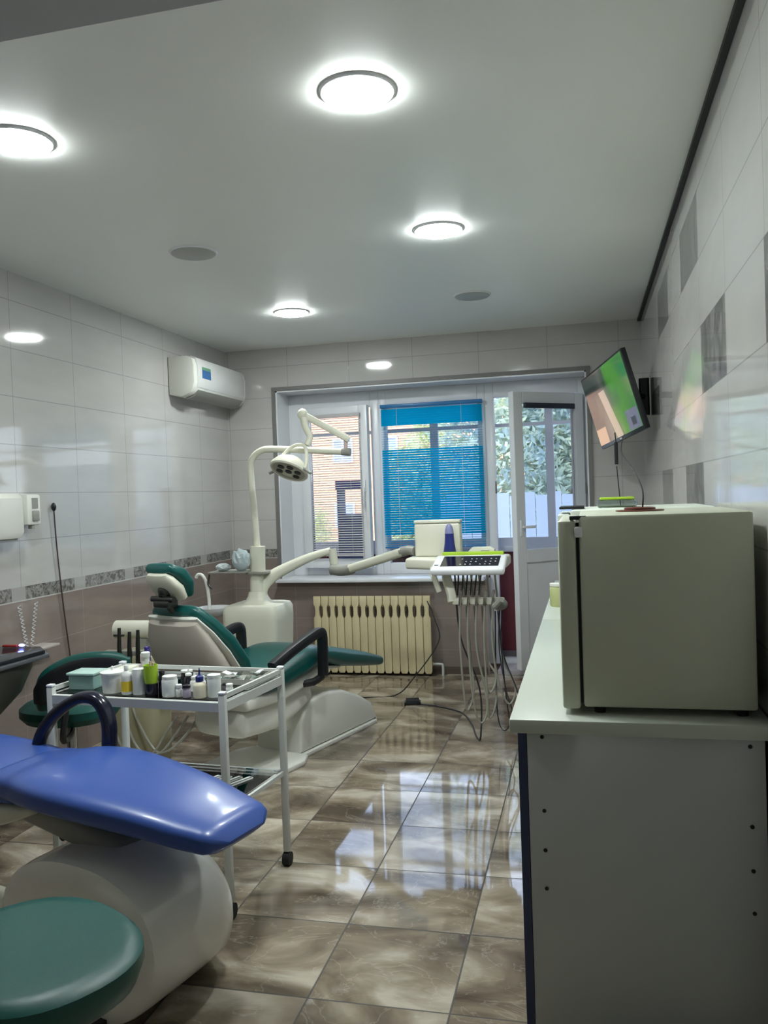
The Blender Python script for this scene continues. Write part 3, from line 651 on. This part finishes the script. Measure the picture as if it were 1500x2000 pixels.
# small tray round the column with tissues on it
obj('side_tray', box(box(nb(), *L(-2.36, 0, 0)[:1], L(-2.10, 0, 0)[0], -.12, .10, .958, .968, .004), L(-2.12, 0, 0)[0], L(-1.98, 0, 0)[0], -.07, .07, .945, .962, .004), GREYP, DU)
b = nb(); tube(b, [L(-2.36, 4.93, .95), L(-2.365, 4.92, .89), L(-2.34, 4.92, .86)], .007, 8, 4); obj('suction_tip', b, STEELD, DU)
# main arm
b = nb(); P = smooth_path([L(-2.065, 5.03, .80), L(-2.04, 5.04, .87), L(-1.97, 5.06, .93), L(-1.85, 5.09, .99), L(-1.73, 5.12, 1.04), L(-1.61, 5.15, 1.075)], 5)
secs = []
for i, p in enumerate(P):
    t = P[min(i + 1, len(P) - 1)] - P[max(i - 1, 0)]; u, v = frame_axes(t); kk = i / (len(P) - 1); rr = .050 - .028 * kk; secs.append((p, u, v, rr, rr, 2.6))
rings(b, secs, 18); obj('main_arm', b, CREAMP, DU)
obj('elbow_post', cyl(nb(), L(-1.60, 5.15, 1.085), L(-1.585, 5.15, .945), .028), CREAMP, DU)
b = nb(); tube(b, [L(-1.60, 5.14, .955), L(-1.55, 5.12, .948), L(-1.49, 5.10, .952), L(-1.45, 5.08, .962)], .036, 14, 4, r2=.034); obj('arm_joint', b, GREYP, DU)
obj('spring_arm', tube(nb(), [L(-1.46, 5.08, .962), L(-1.26, 4.99, 1.02), L(-1.08, 4.91, 1.075)], .028, 14, 0, 3), CREAMP, DU)
obj('arm_end_joint', tube(nb(), [L(-1.09, 4.915, 1.072), L(-1.04, 4.89, 1.085), L(-1.00, 4.87, 1.08)], .031, 12, 3, r2=.028), GREYP, DU)
# console
cs = obj('console_body', prism(nb(), [(L(-1.03, 0, 0)[0], -.10), (L(-1.03, 0, 0)[0], -.28), (L(-.86, 0, 0)[0], -.36), (L(-.44, 0, 0)[0], -.30), (L(-.44, 0, 0)[0], -.06), (L(-.98, 0, 0)[0], -.06)], .985, 1.048, 'xy', .015, 3), CREAMP, DU)
kx = Matrix.Translation(L(-.625, 4.60, 1.015)) @ Matrix.Rotation(R(14), 4, 'X')
kp = obj('keypad_panel', box(nb(), -.215, .19, -.12, .13, -.02, .02, .014, 3, kx), UPVC, DU)
obj('keypad_screen', box(nb(), -.165, .155, -.075, .095, .019, .0215, 0, 2, kx), mat('black_glass', S(14, 12, 22), .12, var=0), kp)
b = nb()
for i in range(8):
    for j in range(3):
        if (i * 3 + j * 5) % 4 != 1: box(b, -.06 + i * .027, -.052 + i * .027, -.05 + j * .045, -.043 + j * .045, .0215, .0222, 0, 2, kx)
obj('key_symbols', b, UPVC, kp)
obj('badge', box(nb(), -.200, -.178, -.06, -.045, .0202, .0208, 0, 2, kx), STEELD, kp)
b = nb(); tube(b, [L(-.845, 4.62, 1.0), L(-.845, 4.60, .97), L(-.83, 4.59, .93), L(-.81, 4.59, .87)], .016, 10, 4, 3); obj('console_handle', b, CREAMP, DU)
b = nb(); tube(b, [L(-.78, 4.66, .99), L(-.77, 4.63, .93), L(-.745, 4.60, .86), L(-.735, 4.58, .81)], .026, 10, 4, 3.5); box(b, *[v for v in (L(-.735, 0, 0)[0], L(-.45, 0, 0)[0])], -.46, -.40, .80, .835, .008); obj('handpiece_rack', b, CREAMP, DU)
HX = (-.69, -.645, -.60, -.555, -.51)
for i, hx in enumerate(HX):
    b = nb(); tube(b, [L(hx, 4.56, .80), L(hx + .004, 4.545, .84), L(hx + .012, 4.52, .885)], .011, 8, 3, r2=.006); hp = obj('handpiece', b, CHROME, DU)
    zb = (.20, .13, .30, .16, .24)[i]; sw = (-.01, .02, .03, -.02, .045)[i]
    b = nb(); tube(b, [L(hx, 4.565, .80), L(hx - .012, 4.58, .60), L(hx + sw * .3, 4.60, zb + .12), L(hx + sw + .02, 4.62, zb), L(hx + sw + .055, 4.65, zb + .09), L(hx + .03, 4.68, .50), L(hx + .012, 4.69, .80), L(hx, 4.69, .985)], .0058, 7, 6); obj('hose', b, HOSE, hp)
b = nb(); sphere(b, Vector(L(-.475, 4.58, .80)), .045, (1, .8, .75)); tube(b, [L(-.50, 4.55, .79), L(-.46, 4.53, .83)], .018, 8, 0); obj('syringe_holder', b, GREYP, DU)
b = nb()
for i in range(6): tube(b, [L(-.72 + i * .028, 4.70, .985), L(-.715 + i * .025, 4.69, .93), L(-.72 + i * .024, 4.66, .84)], .0045, 6, 4)
obj('supply_tubes', b, HOSED, DU)
for i, (x0, x1) in enumerate(((-.48, -.46), (-.465, -.40))):
    b = nb(); tube(b, [L(x0, 4.62, .78), L(x0 - .01, 4.62, .55), L(x1, 4.62, .32), L(x1 + .03, 4.63, .18), L(x1 - .02, 4.66, .08), L(x1 - .06, 4.68, .2), L(x0 - .03, 4.66, .75)], .0036, 6, 6); obj('hose', b, HOSED, DU)

# things on the console
def on_console(z=1.0485): return z
cb = thing('instrument_box', 'cream box standing on the console in front of the blue blind', 'box', (-.855, 4.88, 1.0485))
obj('box_body', box(nb(), -.135, .135, -.05, .06, 0, .195, .012, 3), CREAMP, cb); obj('lid', box(nb(), -.137, .137, -.052, .062, .196, .214, .006), CREAMP, cb)
sp = thing('spray_bottle', 'dark blue bottle with grey cap standing before the cream box on the console', 'bottle', (-.775, 4.79, 1.0485))
obj('bottle_body', lathe(nb(), [(.034, 0), (.037, .006), (.037, .03), (.029, .08), (.026, .12), (.026, .135)]), NAVY, sp)
obj('cap', lathe(nb(), [(.026, .1355), (.024, .16), (.018, .178), (.010, .19), (.001, .192)]), mat('lavender_plastic', S(130, 134, 176), .4), sp)
ld = thing('small_device', 'small cream device at the right rear of the console', 'device', (-.60, 4.87, 1.0485))
obj('device_body', prism(nb(), [(-.08, 0), (.08, 0), (.078, .035), (.05, .05), (-.05, .05), (-.08, .02)], -.045, .03, 'xz', .006), CREAMP, ld); obj('display', box(nb(), .0, .05, -.047, -.0455, .02, .032), GREYP, ld)
tag(obj('lime_cloth', box(nb(), -.81, -.46, 4.725, 4.765, 1.049, 1.080, .006), LIME), 'lime green mat strip along the rear edge of the keypad', 'mat')
# assistant suction unit
SU = thing('suction_unit', 'cream suction unit with upright instruments behind the white bottles', 'suction unit', (-2.40, 4.10, 0))
b = nb(); rings(b, [(Vector((0, 0, z)), X, Yv, hx, hy, 4) for z, hx, hy in ((0, .13, .11), (.02, .14, .12), (.5, .15, .12), (.60, .14, .11), (.62, .11, .09))], 28); obj('unit_body', b, mat('deep_cream', S(196, 190, 156), .45), SU)  # body in a deeper, yellower cream than the cylinder
obj('water_cylinder', cyl(nb(), (-.165, .06, .725), (.16, .06, .725), .05, N=28), CREAMP, SU)
obj('cylinder_bracket', box(nb(), -.02, .03, .03, .09, .60, .68), GREYP, SU)
obj('holder_bar', box(nb(), -.15, .12, -.10, -.06, .605, .635, .006), GREYP, SU)
for i, hx in enumerate((-.05, .01, .06, .115)):
    b = nb(); tube(b, [(hx, -.11, .48), (hx, -.11, .58), (hx, -.11, .66), (hx + .004, -.11, (.76, .74, .75, .645)[i])], .017, 8, 0, r2=(.009, .009, .009, .015)[i])
    if i == 0: cyl(b, (hx - .03, -.11, .72), (hx + .03, -.11, .72), .006)
    obj('suction_handle', b, STEELD if i < 3 else PURPLE, SU)
for i in range(3):
    b = nb(); x0 = -.08 + i * .06; tube(b, [(x0, -.12, .48), (x0 + .01, -.17, .35), (x0 + .10 + .03 * i, -.24, .16), (x0 + .26, -.26, .12 + .02 * i), (x0 + .34, -.20, .24), (x0 + .36, -.12, .30)], .007, 7, 6); obj('hose', b, HOSE, SU)

# foot control and cables on the floor
fp = thing('foot_pedal', 'small black foot control on the floor before the radiator', 'pedal', (-1.18, 5.50, 0), .2)
obj('pedal_base', box(nb(), -.055, .055, -.04, .04, 0, .02, .006), BLACK, fp); obj('treadle', prism(nb(), [(-.03, .021), (.035, .021), (.035, .034), (-.03, .024)], -.045, .045, 'yz', .003), DARK, fp)
tag(obj('floor_cable', tube(nb(), [(-1.12, 5.48, .006), (-1.0, 5.44, .005), (-.82, 5.30, .005), (-.72, 5.05, .005), (-.66, 4.8, .005), (-.62, 4.70, .03), (-.62, 4.72, .3), (-.72, 4.72, .6), (-.74, 4.72, .96)], .005, 6), HOSED), 'dark cable running along the floor from the foot control to the console', 'cable')
tag(obj('hanging_cable', tube(nb(), [(-1.17, 6.10, .62), (-1.10, 6.0, .5), (-1.06, 5.9, .35), (-1.22, 5.75, .12), (-1.35, 5.7, .006), (-1.6, 5.6, .006), (-1.8, 5.3, .006)], .0045, 6), DARK), 'thin black cable drooping beside the right end of the radiator', 'cable')

# ------------------------------------------------------------------ blue dental chair in the foreground
BC = thing('blue_dental_chair', 'blue dental chair in the foreground with rounded white base', 'dental chair', (-1.25, 2.19, 0), R(-104.8))
BCM = Matrix.Translation((-1.25, 2.19, 0)) @ Matrix.Rotation(R(-104.8), 4, 'Z'); BCi = BCM.inverted()
def bl(x, y, z): return BCi @ Vector((x, y, z))
# local y runs toward the feet (camera right), +x is the near side
obj('leg_rest', pad(nb(), [(-.50, .572, .160, .050), (-.44, .575, .172, .050), (-.36, .583, .20, .052), (-.25, .582, .215, .052), (-.10, .57, .205, .050), (.08, .55, .180, .047), (.20, .53, .158, .043), (.265, .52, .142, .041)], 3.4, 44, rnd=1.7), BLUE, BC)
obj('seat_cushion', pad(nb(), [(-1.05, .56, .20, .05), (-.9, .56, .21, .052), (-.72, .56, .20, .050), (-.60, .56, .178, .048), (-.47, .555, .15, .045)], 4, 40), BLUE, BC)
obj('seat_pan', pad(nb(), [(-1.0, .45, .20, .065), (-.75, .45, .20, .065), (-.55, .475, .17, .045), (-.40, .50, .12, .018)], 3.5), CREAMP, BC)
b = nb(); secs_ = []
for (x, zt, hy) in ((-.25, .20, .12), (-.242, .28, .19), (-.215, .35, .25), (-.17, .40, .285), (-.11, .425, .30), (0, .432, .305), (.13, .43, .305), (.168, .425, .30), (.182, .405, .285), (.188, .37, .262), (.190, .26, .17), (.188, .15, .08)):
    secs_.append((Vector((x, 0, zt / 2)), Vector((0, 1, 0)), Vector((0, 0, 1)), hy, zt / 2, 2.35))
rings(b, secs_, 44)
obj('base_dome', b, mat('cream_gloss_shell', S(232, 230, 222), .22, var=.04, coat=.4), BC, loc=(.04, -.12, 0))
obj('lift_column', pad(nb(), [(-.10, .40, .09, .05), (-.25, .45, .10, .05), (-.45, .48, .10, .04)], 3), GREYP, BC)
obj('adjuster_bolt', cyl(nb(), (.06, -.30, .43), (.085, -.30, .425), .012), STEELD, BC)
obj('base_plate', prism(nb(), [(-.20, -1.2), (.16, -1.2), (.16, -.40), (-.20, -.40)], 0, .03, 'xy', .01), CREAMP, BC)
b = nb(); tube(b, [bl(-1.83, 2.50, .50), bl(-1.86, 2.50, .60), bl(-1.80, 2.50, .70), bl(-1.70, 2.50, .765), bl(-1.62, 2.49, .765), bl(-1.575, 2.48, .70), bl(-1.57, 2.47, .60), bl(-1.575, 2.46, .50)], .026, 14, 6, 3, flat=.75); obj('armrest', b, mat('dark_navy_plastic', S(24, 26, 44), .2), BC)
obj('armrest_mount', tube(nb(), [bl(-1.83, 2.50, .515), bl(-1.72, 2.44, .50), bl(-1.59, 2.46, .515)], .022, 10, 3), BLACK, BC)
obj('levelling_foot', cyl(nb(), (.24, .0, 0), (.24, .0, .04), .022), DARK, BC)

# ------------------------------------------------------------------ stool in front
ST = thing('stool', 'teal saddle stool in the bottom left foreground', 'stool', (-1.145, 1.49, 0))
b = nb(); rings(b, [(Vector((0, 0, z)), Vector((math.cos(-.5), math.sin(-.5), 0)), Vector((-math.sin(-.5), math.cos(-.5), 0)), a, c_, 2.3) for z, a, c_ in ((.405, .14, .12), (.41, .19, .165), (.435, .222, .19), (.475, .238, .204), (.498, .236, .202), (.510, .22, .19), (.513, .19, .16), (.507, .10, .09), (.504, .02, .02))], 40)
obj('seat', b, TEALD, ST)
obj('seat_base', cyl(nb(), (0, 0, .385), (0, 0, .408), .10), BLACK, ST)
obj('gas_column', cyl(nb(), (0, 0, .08), (0, 0, .386), .025), CHROME, ST)
b = nb()
for k_ in range(5):
    a = k_ * 2 * math.pi / 5 + .2; tube(b, [(0, 0, .09), (math.cos(a) * .14, math.sin(a) * .14, .078), (math.cos(a) * .25, math.sin(a) * .25, .062)], .018, 8, 3, 3)
obj('star_base', b, BLACK, ST)
for k_ in range(5):
    a = k_ * 2 * math.pi / 5 + .2; obj('caster', cyl(nb(), (math.cos(a) * .25 - .012, math.sin(a) * .25, .025), (math.cos(a) * .25 + .012, math.sin(a) * .25, .025), .025), DARK, ST)
# doctor's stool with curved backrest
S2 = thing('doctor_stool', 'teal stool with curved black backed backrest behind the left end of the trolley', 'stool', (-2.42, 3.50, 0))
b = nb(); rings(b, [(Vector((0, 0, z)), X, Yv, a, c_, 2.4) for z, a, c_ in ((.405, .15, .14), (.41, .20, .18), (.44, .225, .205), (.475, .225, .205), (.495, .20, .18), (.50, .10, .09))], 32); obj('seat', b, TEALD, S2)
P = smooth_path([(.04, -.29, .575), (.10, -.315, .62), (.22, -.30, .665), (.36, -.285, .695), (.47, -.24, .71)], 6)
def band(off, hw_, hh, k0, k1):
    b = nb(); secs = []; Q = P[k0:k1]
    for i, p in enumerate(Q):
        kk = i / (len(Q) - 1); t = Q[min(i + 1, len(Q) - 1)] - Q[max(i - 1, 0)]; t.z = 0; t.normalize(); nrm = Vector((t.y, -t.x, 0)); e_ = math.sin(max(min(kk, .965), .035) * math.pi) ** .38
        secs.append((Vector(p) + nrm * off, nrm, Vector((0, 0, 1)), hw_ * e_, hh * e_, 3))
    return rings(b, secs, 22)
obj('backrest', band(0, .034, .105, 0, len(P)), TEALD, S2)
obj('backrest_cover', band(.030, .012, .082, 3, len(P) - 1), BLACK, S2)
obj('backrest_stem', tube(nb(), [(0, 0, .39), (.10, -.15, .38), (.20, -.355, .42), (.23, -.345, .62)], .014, 8, 5), BLACK, S2)
obj('gas_column', cyl(nb(), (0, 0, .08), (0, 0, .405), .025), CHROME, S2)
b = nb()
for k_ in range(5):
    a = k_ * 2 * math.pi / 5; tube(b, [(0, 0, .09), (math.cos(a) * .24, math.sin(a) * .24, .06)], .017, 8, 0, 3)
obj('star_base', b, BLACK, S2)
for k_ in range(5):
    a = k_ * 2 * math.pi / 5; obj('caster', cyl(nb(), (math.cos(a) * .24 - .012, math.sin(a) * .24, .025), (math.cos(a) * .24 + .012, math.sin(a) * .24, .025), .025), DARK, S2)

# ------------------------------------------------------------------ trolley
TR = thing('instrument_trolley', 'white tubular steel trolley with bottles on its top shelf', 'trolley', (0, 0, 0))
LG = {'fr': (-1.215, 2.60), 'br': (-1.165, 3.02), 'fl': (-1.915, 2.655), 'bl': (-1.875, 3.075)}
for k_, (x, y) in LG.items():
    b = nb(); box(b, x - .0125, x + .0125, y - .0125, y + .0125, .055, .765, .004); o = obj('leg', b, PAINT, TR)
    obj('leg_cap', box(nb(), x - .013, x + .013, y - .013, y + .013, .765, .775, .004), UPVC, o)
    obj('caster', cyl(cyl(nb(), (x - .014, y, .026), (x + .014, y, .026), .026, N=20), (x, y, .03), (x, y, .056), .008, N=8), DARK, TR)
def rail(b, a, c_, z, r=.010):
    p, q = Vector((*LG[a], z)), Vector((*LG[c_], z)); d = (q - p).normalized(); tube(b, [p + d * .012, q - d * .012], r, 4, 0, 8, flat=1.4)
b = nb()
for a, c_ in (('fr', 'br'), ('fl', 'bl'), ('fr', 'fl'), ('br', 'bl')): rail(b, a, c_, .722, .012)
obj('top_frame', b, PAINT, TR)
b = nb()
for a, c_ in (('fr', 'br'), ('fl', 'bl'), ('br', 'bl')): rail(b, a, c_, .757, .006)
obj('guard_rail', b, PAINT, TR)
def shelf(z, m, nm, th=.006, ins=.014):
    b = nb(); q = [LG['fl'], LG['fr'], LG['br'], LG['bl']]; cx = sum(p[0] for p in q) / 4; cy = sum(p[1] for p in q) / 4
    prism(b, [(cx + (x - cx) * .965, cy + (y - cy) * .94) for x, y in q], z, z + th, 'xy'); return obj(nm, b, m, TR)
shelf(.735, GLASS, 'top_shelf'); TZ = .7415
b = nb()
for a, c_ in (('fr', 'br'), ('fl', 'bl'), ('fr', 'fl'), ('br', 'bl')): rail(b, a, c_, .362, .006)
obj('lower_frame', b, PAINT, TR); shelf(.372, GLASS, 'lower_shelf'); LZ = .3785
WB_ = mat('white_bottle', S(224, 226, 222), .35, var=.03)
CRB = mat('cream_bottle', S(222, 214, 190), .4, var=.04)
DKB = mat('dark_bottle', S(26, 22, 34), .2, var=.1)
def bottle(x, y, r, h, cap_r, cap_h, bm_, cm_, label, spike=0, lab=None, z=None, nm='bottle', sh=.75, g_='bottles and jars on the trolley'):
    z = TZ if z is None else z
    x = x - .015 - .075 * (x + 1.6)
    t = thing(nm, label, 'bottle' if nm == 'bottle' else 'jar', (x, y, z), 0, g_)
    obj('bottle_body', lathe(nb(), [(r * .92, 0), (r, r * .12), (r, h * sh), (r * .9, h * (sh + .1)), (cap_r * .8, h)], N=20), bm_, t)
    c_ = [(cap_r, h + .0005), (cap_r, h + cap_h * .9), (cap_r * .85, h + cap_h)]
    if spike: c_ += [(cap_r * .3, h + cap_h + .004), (cap_r * .12, h + cap_h + spike)]
    obj('cap', lathe(nb(), c_, N=16), cm_, t)
    if lab: obj('paper_label', lathe(nb(), [(r + .0006, h * .12), (r + .0006, h * .55)], N=20), lab, t)
    return t
ab = thing('aqua_box', 'translucent aqua box with flat lid at the left end of the trolley top', 'box', (-1.825, 2.76, TZ))
obj('tub', box(nb(), -.06, .045, -.045, .045, 0, .052, .006), mat('aqua_plastic', S(128, 164, 156), .35), ab)
obj('lid', box(nb(), -.065, .05, -.05, .05, .0525, .062, .003), mat('pale_aqua_plastic', S(176, 206, 196), .3), ab)
tag(obj('glove_box', box(nb(), -1.775, -1.715, 2.84, 2.93, TZ, TZ + .052, .004), CREAMP), 'low pale box between the aqua box and the lidded tub', 'box')
tj = thing('lidded_tub', 'wide low white tub with lid knob left of the yellow labelled bottle', 'jar', (-1.69, 2.70, TZ), 0, 'bottles and jars on the trolley')
obj('tub_body', lathe(nb(), [(.036, 0), (.040, .06), (.042, .068)], N=28), WB_, tj); obj('lid', lathe(nb(), [(.045, .0685), (.045, .074), (.03, .079), (.005, .08), (.004, .092), (.001, .094)], N=28), WB_, tj)
bottle(-1.603, 2.675, .020, .085, .009, .018, WB_, WB_, 'white plastic bottle with a yellow label on the trolley', lab=YEL)
bottle(-1.60, 2.80, .021, .090, .017, .03, PINK, PINK, 'pinkish capped bottle standing behind the yellow labelled bottle')
bottle(-1.553, 2.68, .0245, .085, .023, .005, WB_, WB_, 'wide white bottle immediately left of the lime green bottle', sh=.95)
bottle(-1.575, 2.765, .016, .115, .0165, .018, WB_, WB_, 'tallest white capped bottle at the middle of the trolley')
lb = thing('brush_cup', 'lime green cup in a dark holder on the trolley', 'cup', (-1.522, 2.675, TZ), 0, 'bottles and jars on the trolley')
obj('holder', lathe(nb(), [(.023, 0), (.024, .004), (.024, .040)], N=20), DKB, lb); obj('cup', lathe(nb(), [(.021, .0405), (.024, .06), (.025, .105), (.023, .105), (.021, .07)], N=20), LIME, lb)
obj('bristle_sticks', box(box(nb(), -.004, .001, -.003, .003, .07, .118), .008, .014, -.006, .0, .07, .114), PINK, lb)
bottle(-1.462, 2.69, .0125, .072, .011, .010, DKB, DKB, 'slim black bottle right of the lime green cup')
bottle(-1.412, 2.66, .028, .058, .026, .014, WB_, WB_, 'squat wide white jar in the front row of the trolley', nm='jar', sh=.95)
bottle(-1.372, 2.655, .012, .030, .011, .012, WB_, WB_, 'tiny white jar in front of the dark bottles', nm='jar')
bottle(-1.40, 2.78, .016, .045, .012, .008, DKB, WB_, 'small dark bottle with pointed white dropper cap, rear left of the two', spike=.022)
bottle(-1.352, 2.74, .017, .042, .013, .010, WB_, WB_, 'small white dropper bottle with pointed cap before the steel tray', spike=.016)
bottle(-1.338, 2.65, .0145, .032, .0145, .010, mat('lilac_label', S(170, 160, 180), .4), DKB, 'little bottle with flat black cap left of the navy capped bottle')
bottle(-1.283, 2.65, .0235, .056, .014, .018, CRB, NAVY, 'cream bottle with navy cap and white spike tip', spike=.028)
bottle(-1.308, 2.71, .016, .05, .012, .010, WB_, WB_, 'round shouldered white bottle behind the navy capped bottle')
bottle(-1.232, 2.665, .0235, .066, .0235, .012, WB_, WB_, 'plain white cylinder jar at the right end of the front row', nm='jar', sh=.95)
bottle(-1.225, 2.74, .011, .022, .010, .008, mat('smoke_bottle', S(90, 88, 90), .3), DKB, 'tiny dark capped vial near the right rail')
bottle(-1.195, 2.715, .013, .026, .0125, .008, WB_, WB_, 'tiny white capped pot near the right rail', nm='jar')
bottle(-1.44, 2.84, .022, .045, .022, .008, DKB, WB_, 'dark jar with white lid behind the slim black bottle', nm='jar', sh=.95)
bg_ = thing('bottle_tray', 'grey tray of clear instrument bags on the rear right of the trolley', 'tray', (-1.27, 2.92, TZ))
b = nb(); rect = [(-.10, -.075, .10, .075)]
box(b, -.11, .075, -.08, .08, 0, .003); box(b, -.11, .075, -.08, -.077, .003, .02); box(b, -.11, .075, .077, .08, .003, .02); box(b, -.11, -.107, -.077, .077, .003, .02); box(b, .072, .075, -.077, .077, .003, .02)
obj('tray', b, GREYP, bg_)
rnd = random.Random(4)
for i in range(12):
    m_ = Matrix.Translation((rnd.uniform(-.08, .05), rnd.uniform(-.06, .06), .006 + i * .0022)) @ Matrix.Rotation(rnd.uniform(0, 3), 4, 'Z') @ Matrix.Rotation(rnd.uniform(-.25, .25), 4, 'X')
    obj('clear_bag', box(nb(), -.03, .03, -.010, .010, 0, .003, .001, 1, m_), (CLEAR, GLASSG, UPVC)[i % 3], bg_)
tag(obj('paper_sheet', box(nb(), -1.265, -1.18, 2.985, 3.045, TZ + .026, TZ + .028, 0, 2), WB_), 'white paper sheet lying at the rear right corner of the trolley', 'paper')
bpy.data.objects['paper_sheet'].location.z = -.0255
mk = tag(obj('folded_mask', box(nb(), -.014, .014, -.13, .10, 0, .004, .002, 2, Matrix.Translation((-1.192, 2.89, TZ + .001)) @ Matrix.Rotation(-.1, 4, 'Z')), WB_), 'folded white napkin strip along the right rail of the trolley', 'napkin')
# lower shelf sachets
for i in range(4):
    o = tag(obj('sachet', box(nb(), -.012, .012, -.06, .06, 0, .006, .002, 1), WB_), ('leftmost', 'second from left', 'third from left', 'rightmost')[i] + ' of the white sachets on the lower trolley shelf', 'sachet', 'sachets on the lower shelf')
    o.location = (-1.40 + i * .042, 2.84, LZ); o.rotation_euler = (0, 0, -.45)
    obj('stripe', box(nb(), .004, .010, -.055, .055, .0062, .0068), STEELD, o)

# things round the unit column
def tissue(name, label, cat, loc, sc_, m, seed):
    b = nb(); bmesh.ops.create_icosphere(b, subdivisions=3, radius=1); rn = random.Random(seed)
    for v in b.verts: v.co = Vector((v.co.x * sc_[0], v.co.y * sc_[1], (v.co.z + 1) * .5 * sc_[2])) * (1 + rn.uniform(-.10, .10))
    zz = min(v.co.z for v in b.verts)
    for v in b.verts: v.co.z -= zz
    o = obj(name, b, m, sharp=20); o.location = loc; return tag(o, label, cat)
tissue('tissue_pack', 'crumpled pale tissue pack resting against the unit column', 'tissue', (-2.14, 4.935, .9685), (.06, .04, .14), mat('pale_blue_tissue', S(186, 200, 204), .6), 3)
tissue('cotton_packet', 'small white cotton packet left on the unit side tray', 'packet', (-2.27, 4.95, .9685), (.05, .04, .05), mat('tissue_white', S(196, 206, 206), .6), 5)

# ------------------------------------------------------------------ left wall things
pd = thing('towel_dispenser', 'white paper towel dispenser on the left wall at the picture edge', 'dispenser', (XL, 3.50, 1.27))
obj('cover', prism(nb(), [(.003, 0), (.11, 0), (.125, .03), (.125, .20), (.10, .225), (.003, .225)], -.14, .155, 'xz', .012), WHITE, pd); obj('outlet', box(nb(), .03, .10, -.12, .13, -.012, -.001), GREYP, pd)
sd = thing('soap_dispenser', 'small white soap dispenser with dark window right of the towel dispenser', 'dispenser', (XL, 3.79, 1.33))
obj('body', box(nb(), .003, .085, -.055, .055, 0, .16, .012), WHITE, sd); obj('window', box(nb(), .0855, .087, -.02, .028, .085, .14), GREYP, sd); obj('push_lever', box(nb(), .086, .094, -.022, .03, .02, .075, .004), GREYP, sd); obj('nozzle', box(nb(), .05, .075, -.012, .012, -.02, -.0005, .003), GREYP, sd)
hk = thing('wall_hook', 'small black hook with long dark cord on the left wall', 'hook', (XL, 4.05, 1.40))
obj('hook', sphere(nb(), Vector((.016, 0, .02)), .014, (1, .8, 1.7)), BLACK, hk)
obj('cord', tube(nb(), [(.016, .0, .0), (.014, .015, -.2), (.012, .05, -.5), (.010, .11, -.9)], .0042, 6), mat('brown_cord', S(70, 56, 50), .5), hk)
for i, (y, lab_) in enumerate(((3.72, 'white coiled cord hanging on the lower left wall, left one of two'), (3.86, 'white coiled cord hanging on the lower left wall, right one of two'))):
    pts = [(XL + .02 + .008 * math.cos(j * 1.1), y + .008 * math.sin(j * 1.1) - (.0008 * j if i else -.0008 * j), .92 - j * .0035) for j in range(64)]
    tag(obj('coiled_cord', tube(nb(), pts, .0022, 5, 0), UPVC), lab_, 'cord', 'coiled cords on the left wall')
cn = thing('wash_console', 'dark glass topped console at the left picture edge under the dispensers', 'console', (-2.545, 3.06, 0))
obj('top', prism(nb(), [(-.24, -.70), (.165, -.45), (.20, .16), (.12, .24), (-.24, .22)], .772, .79, 'xy', .004), mat('black_glass_top', S(30, 33, 38), .12, var=0), cn)
obj('top_rim', prism(nb(), [(-.24, -.72), (.18, -.46), (.215, .17), (.13, .255), (-.24, .235)], .755, .7715, 'xy', .003), mat('metal_rim', S(120, 124, 130), .3, metal=.6), cn)
b = nb(); rings(b, [(Vector((x, -.15 + (-.03 if z < .4 else 0), z)), X, Yv, hx, hy, 4) for x, z, hx, hy in ((-.16, .0, .10, .12), (-.16, .30, .10, .12), (-.13, .45, .13, .20), (-.05, .62, .20, .30), (-.03, .72, .215, .34), (-.03, .754, .215, .345))], 30); obj('basin_body', b, mat('dark_olive_shell', S(62, 64, 56), .45), cn)
tag(obj('charger_light', sphere(nb(), Vector((-2.50, 3.27, .800)), .009, (1.6, 1, .7)), LEDBLUE), 'glowing blue indicator light on the dark console top', 'indicator light')
tag(obj('red_device', box(nb(), -2.60, -2.525, 3.265, 3.285, .7905, .80, .002), REDM), 'small dark red device beside the blue indicator light', 'device')
tag(obj('wall_shelf', box(nb(), XL + .002, -2.76, 3.60, 3.92, .68, .692, .002), mat('pale_shelf', S(196, 186, 180), .3)), 'thin pale shelf on the left wall beyond the dark console', 'shelf')
# bottles under the trolley side: red and white tube stand behind
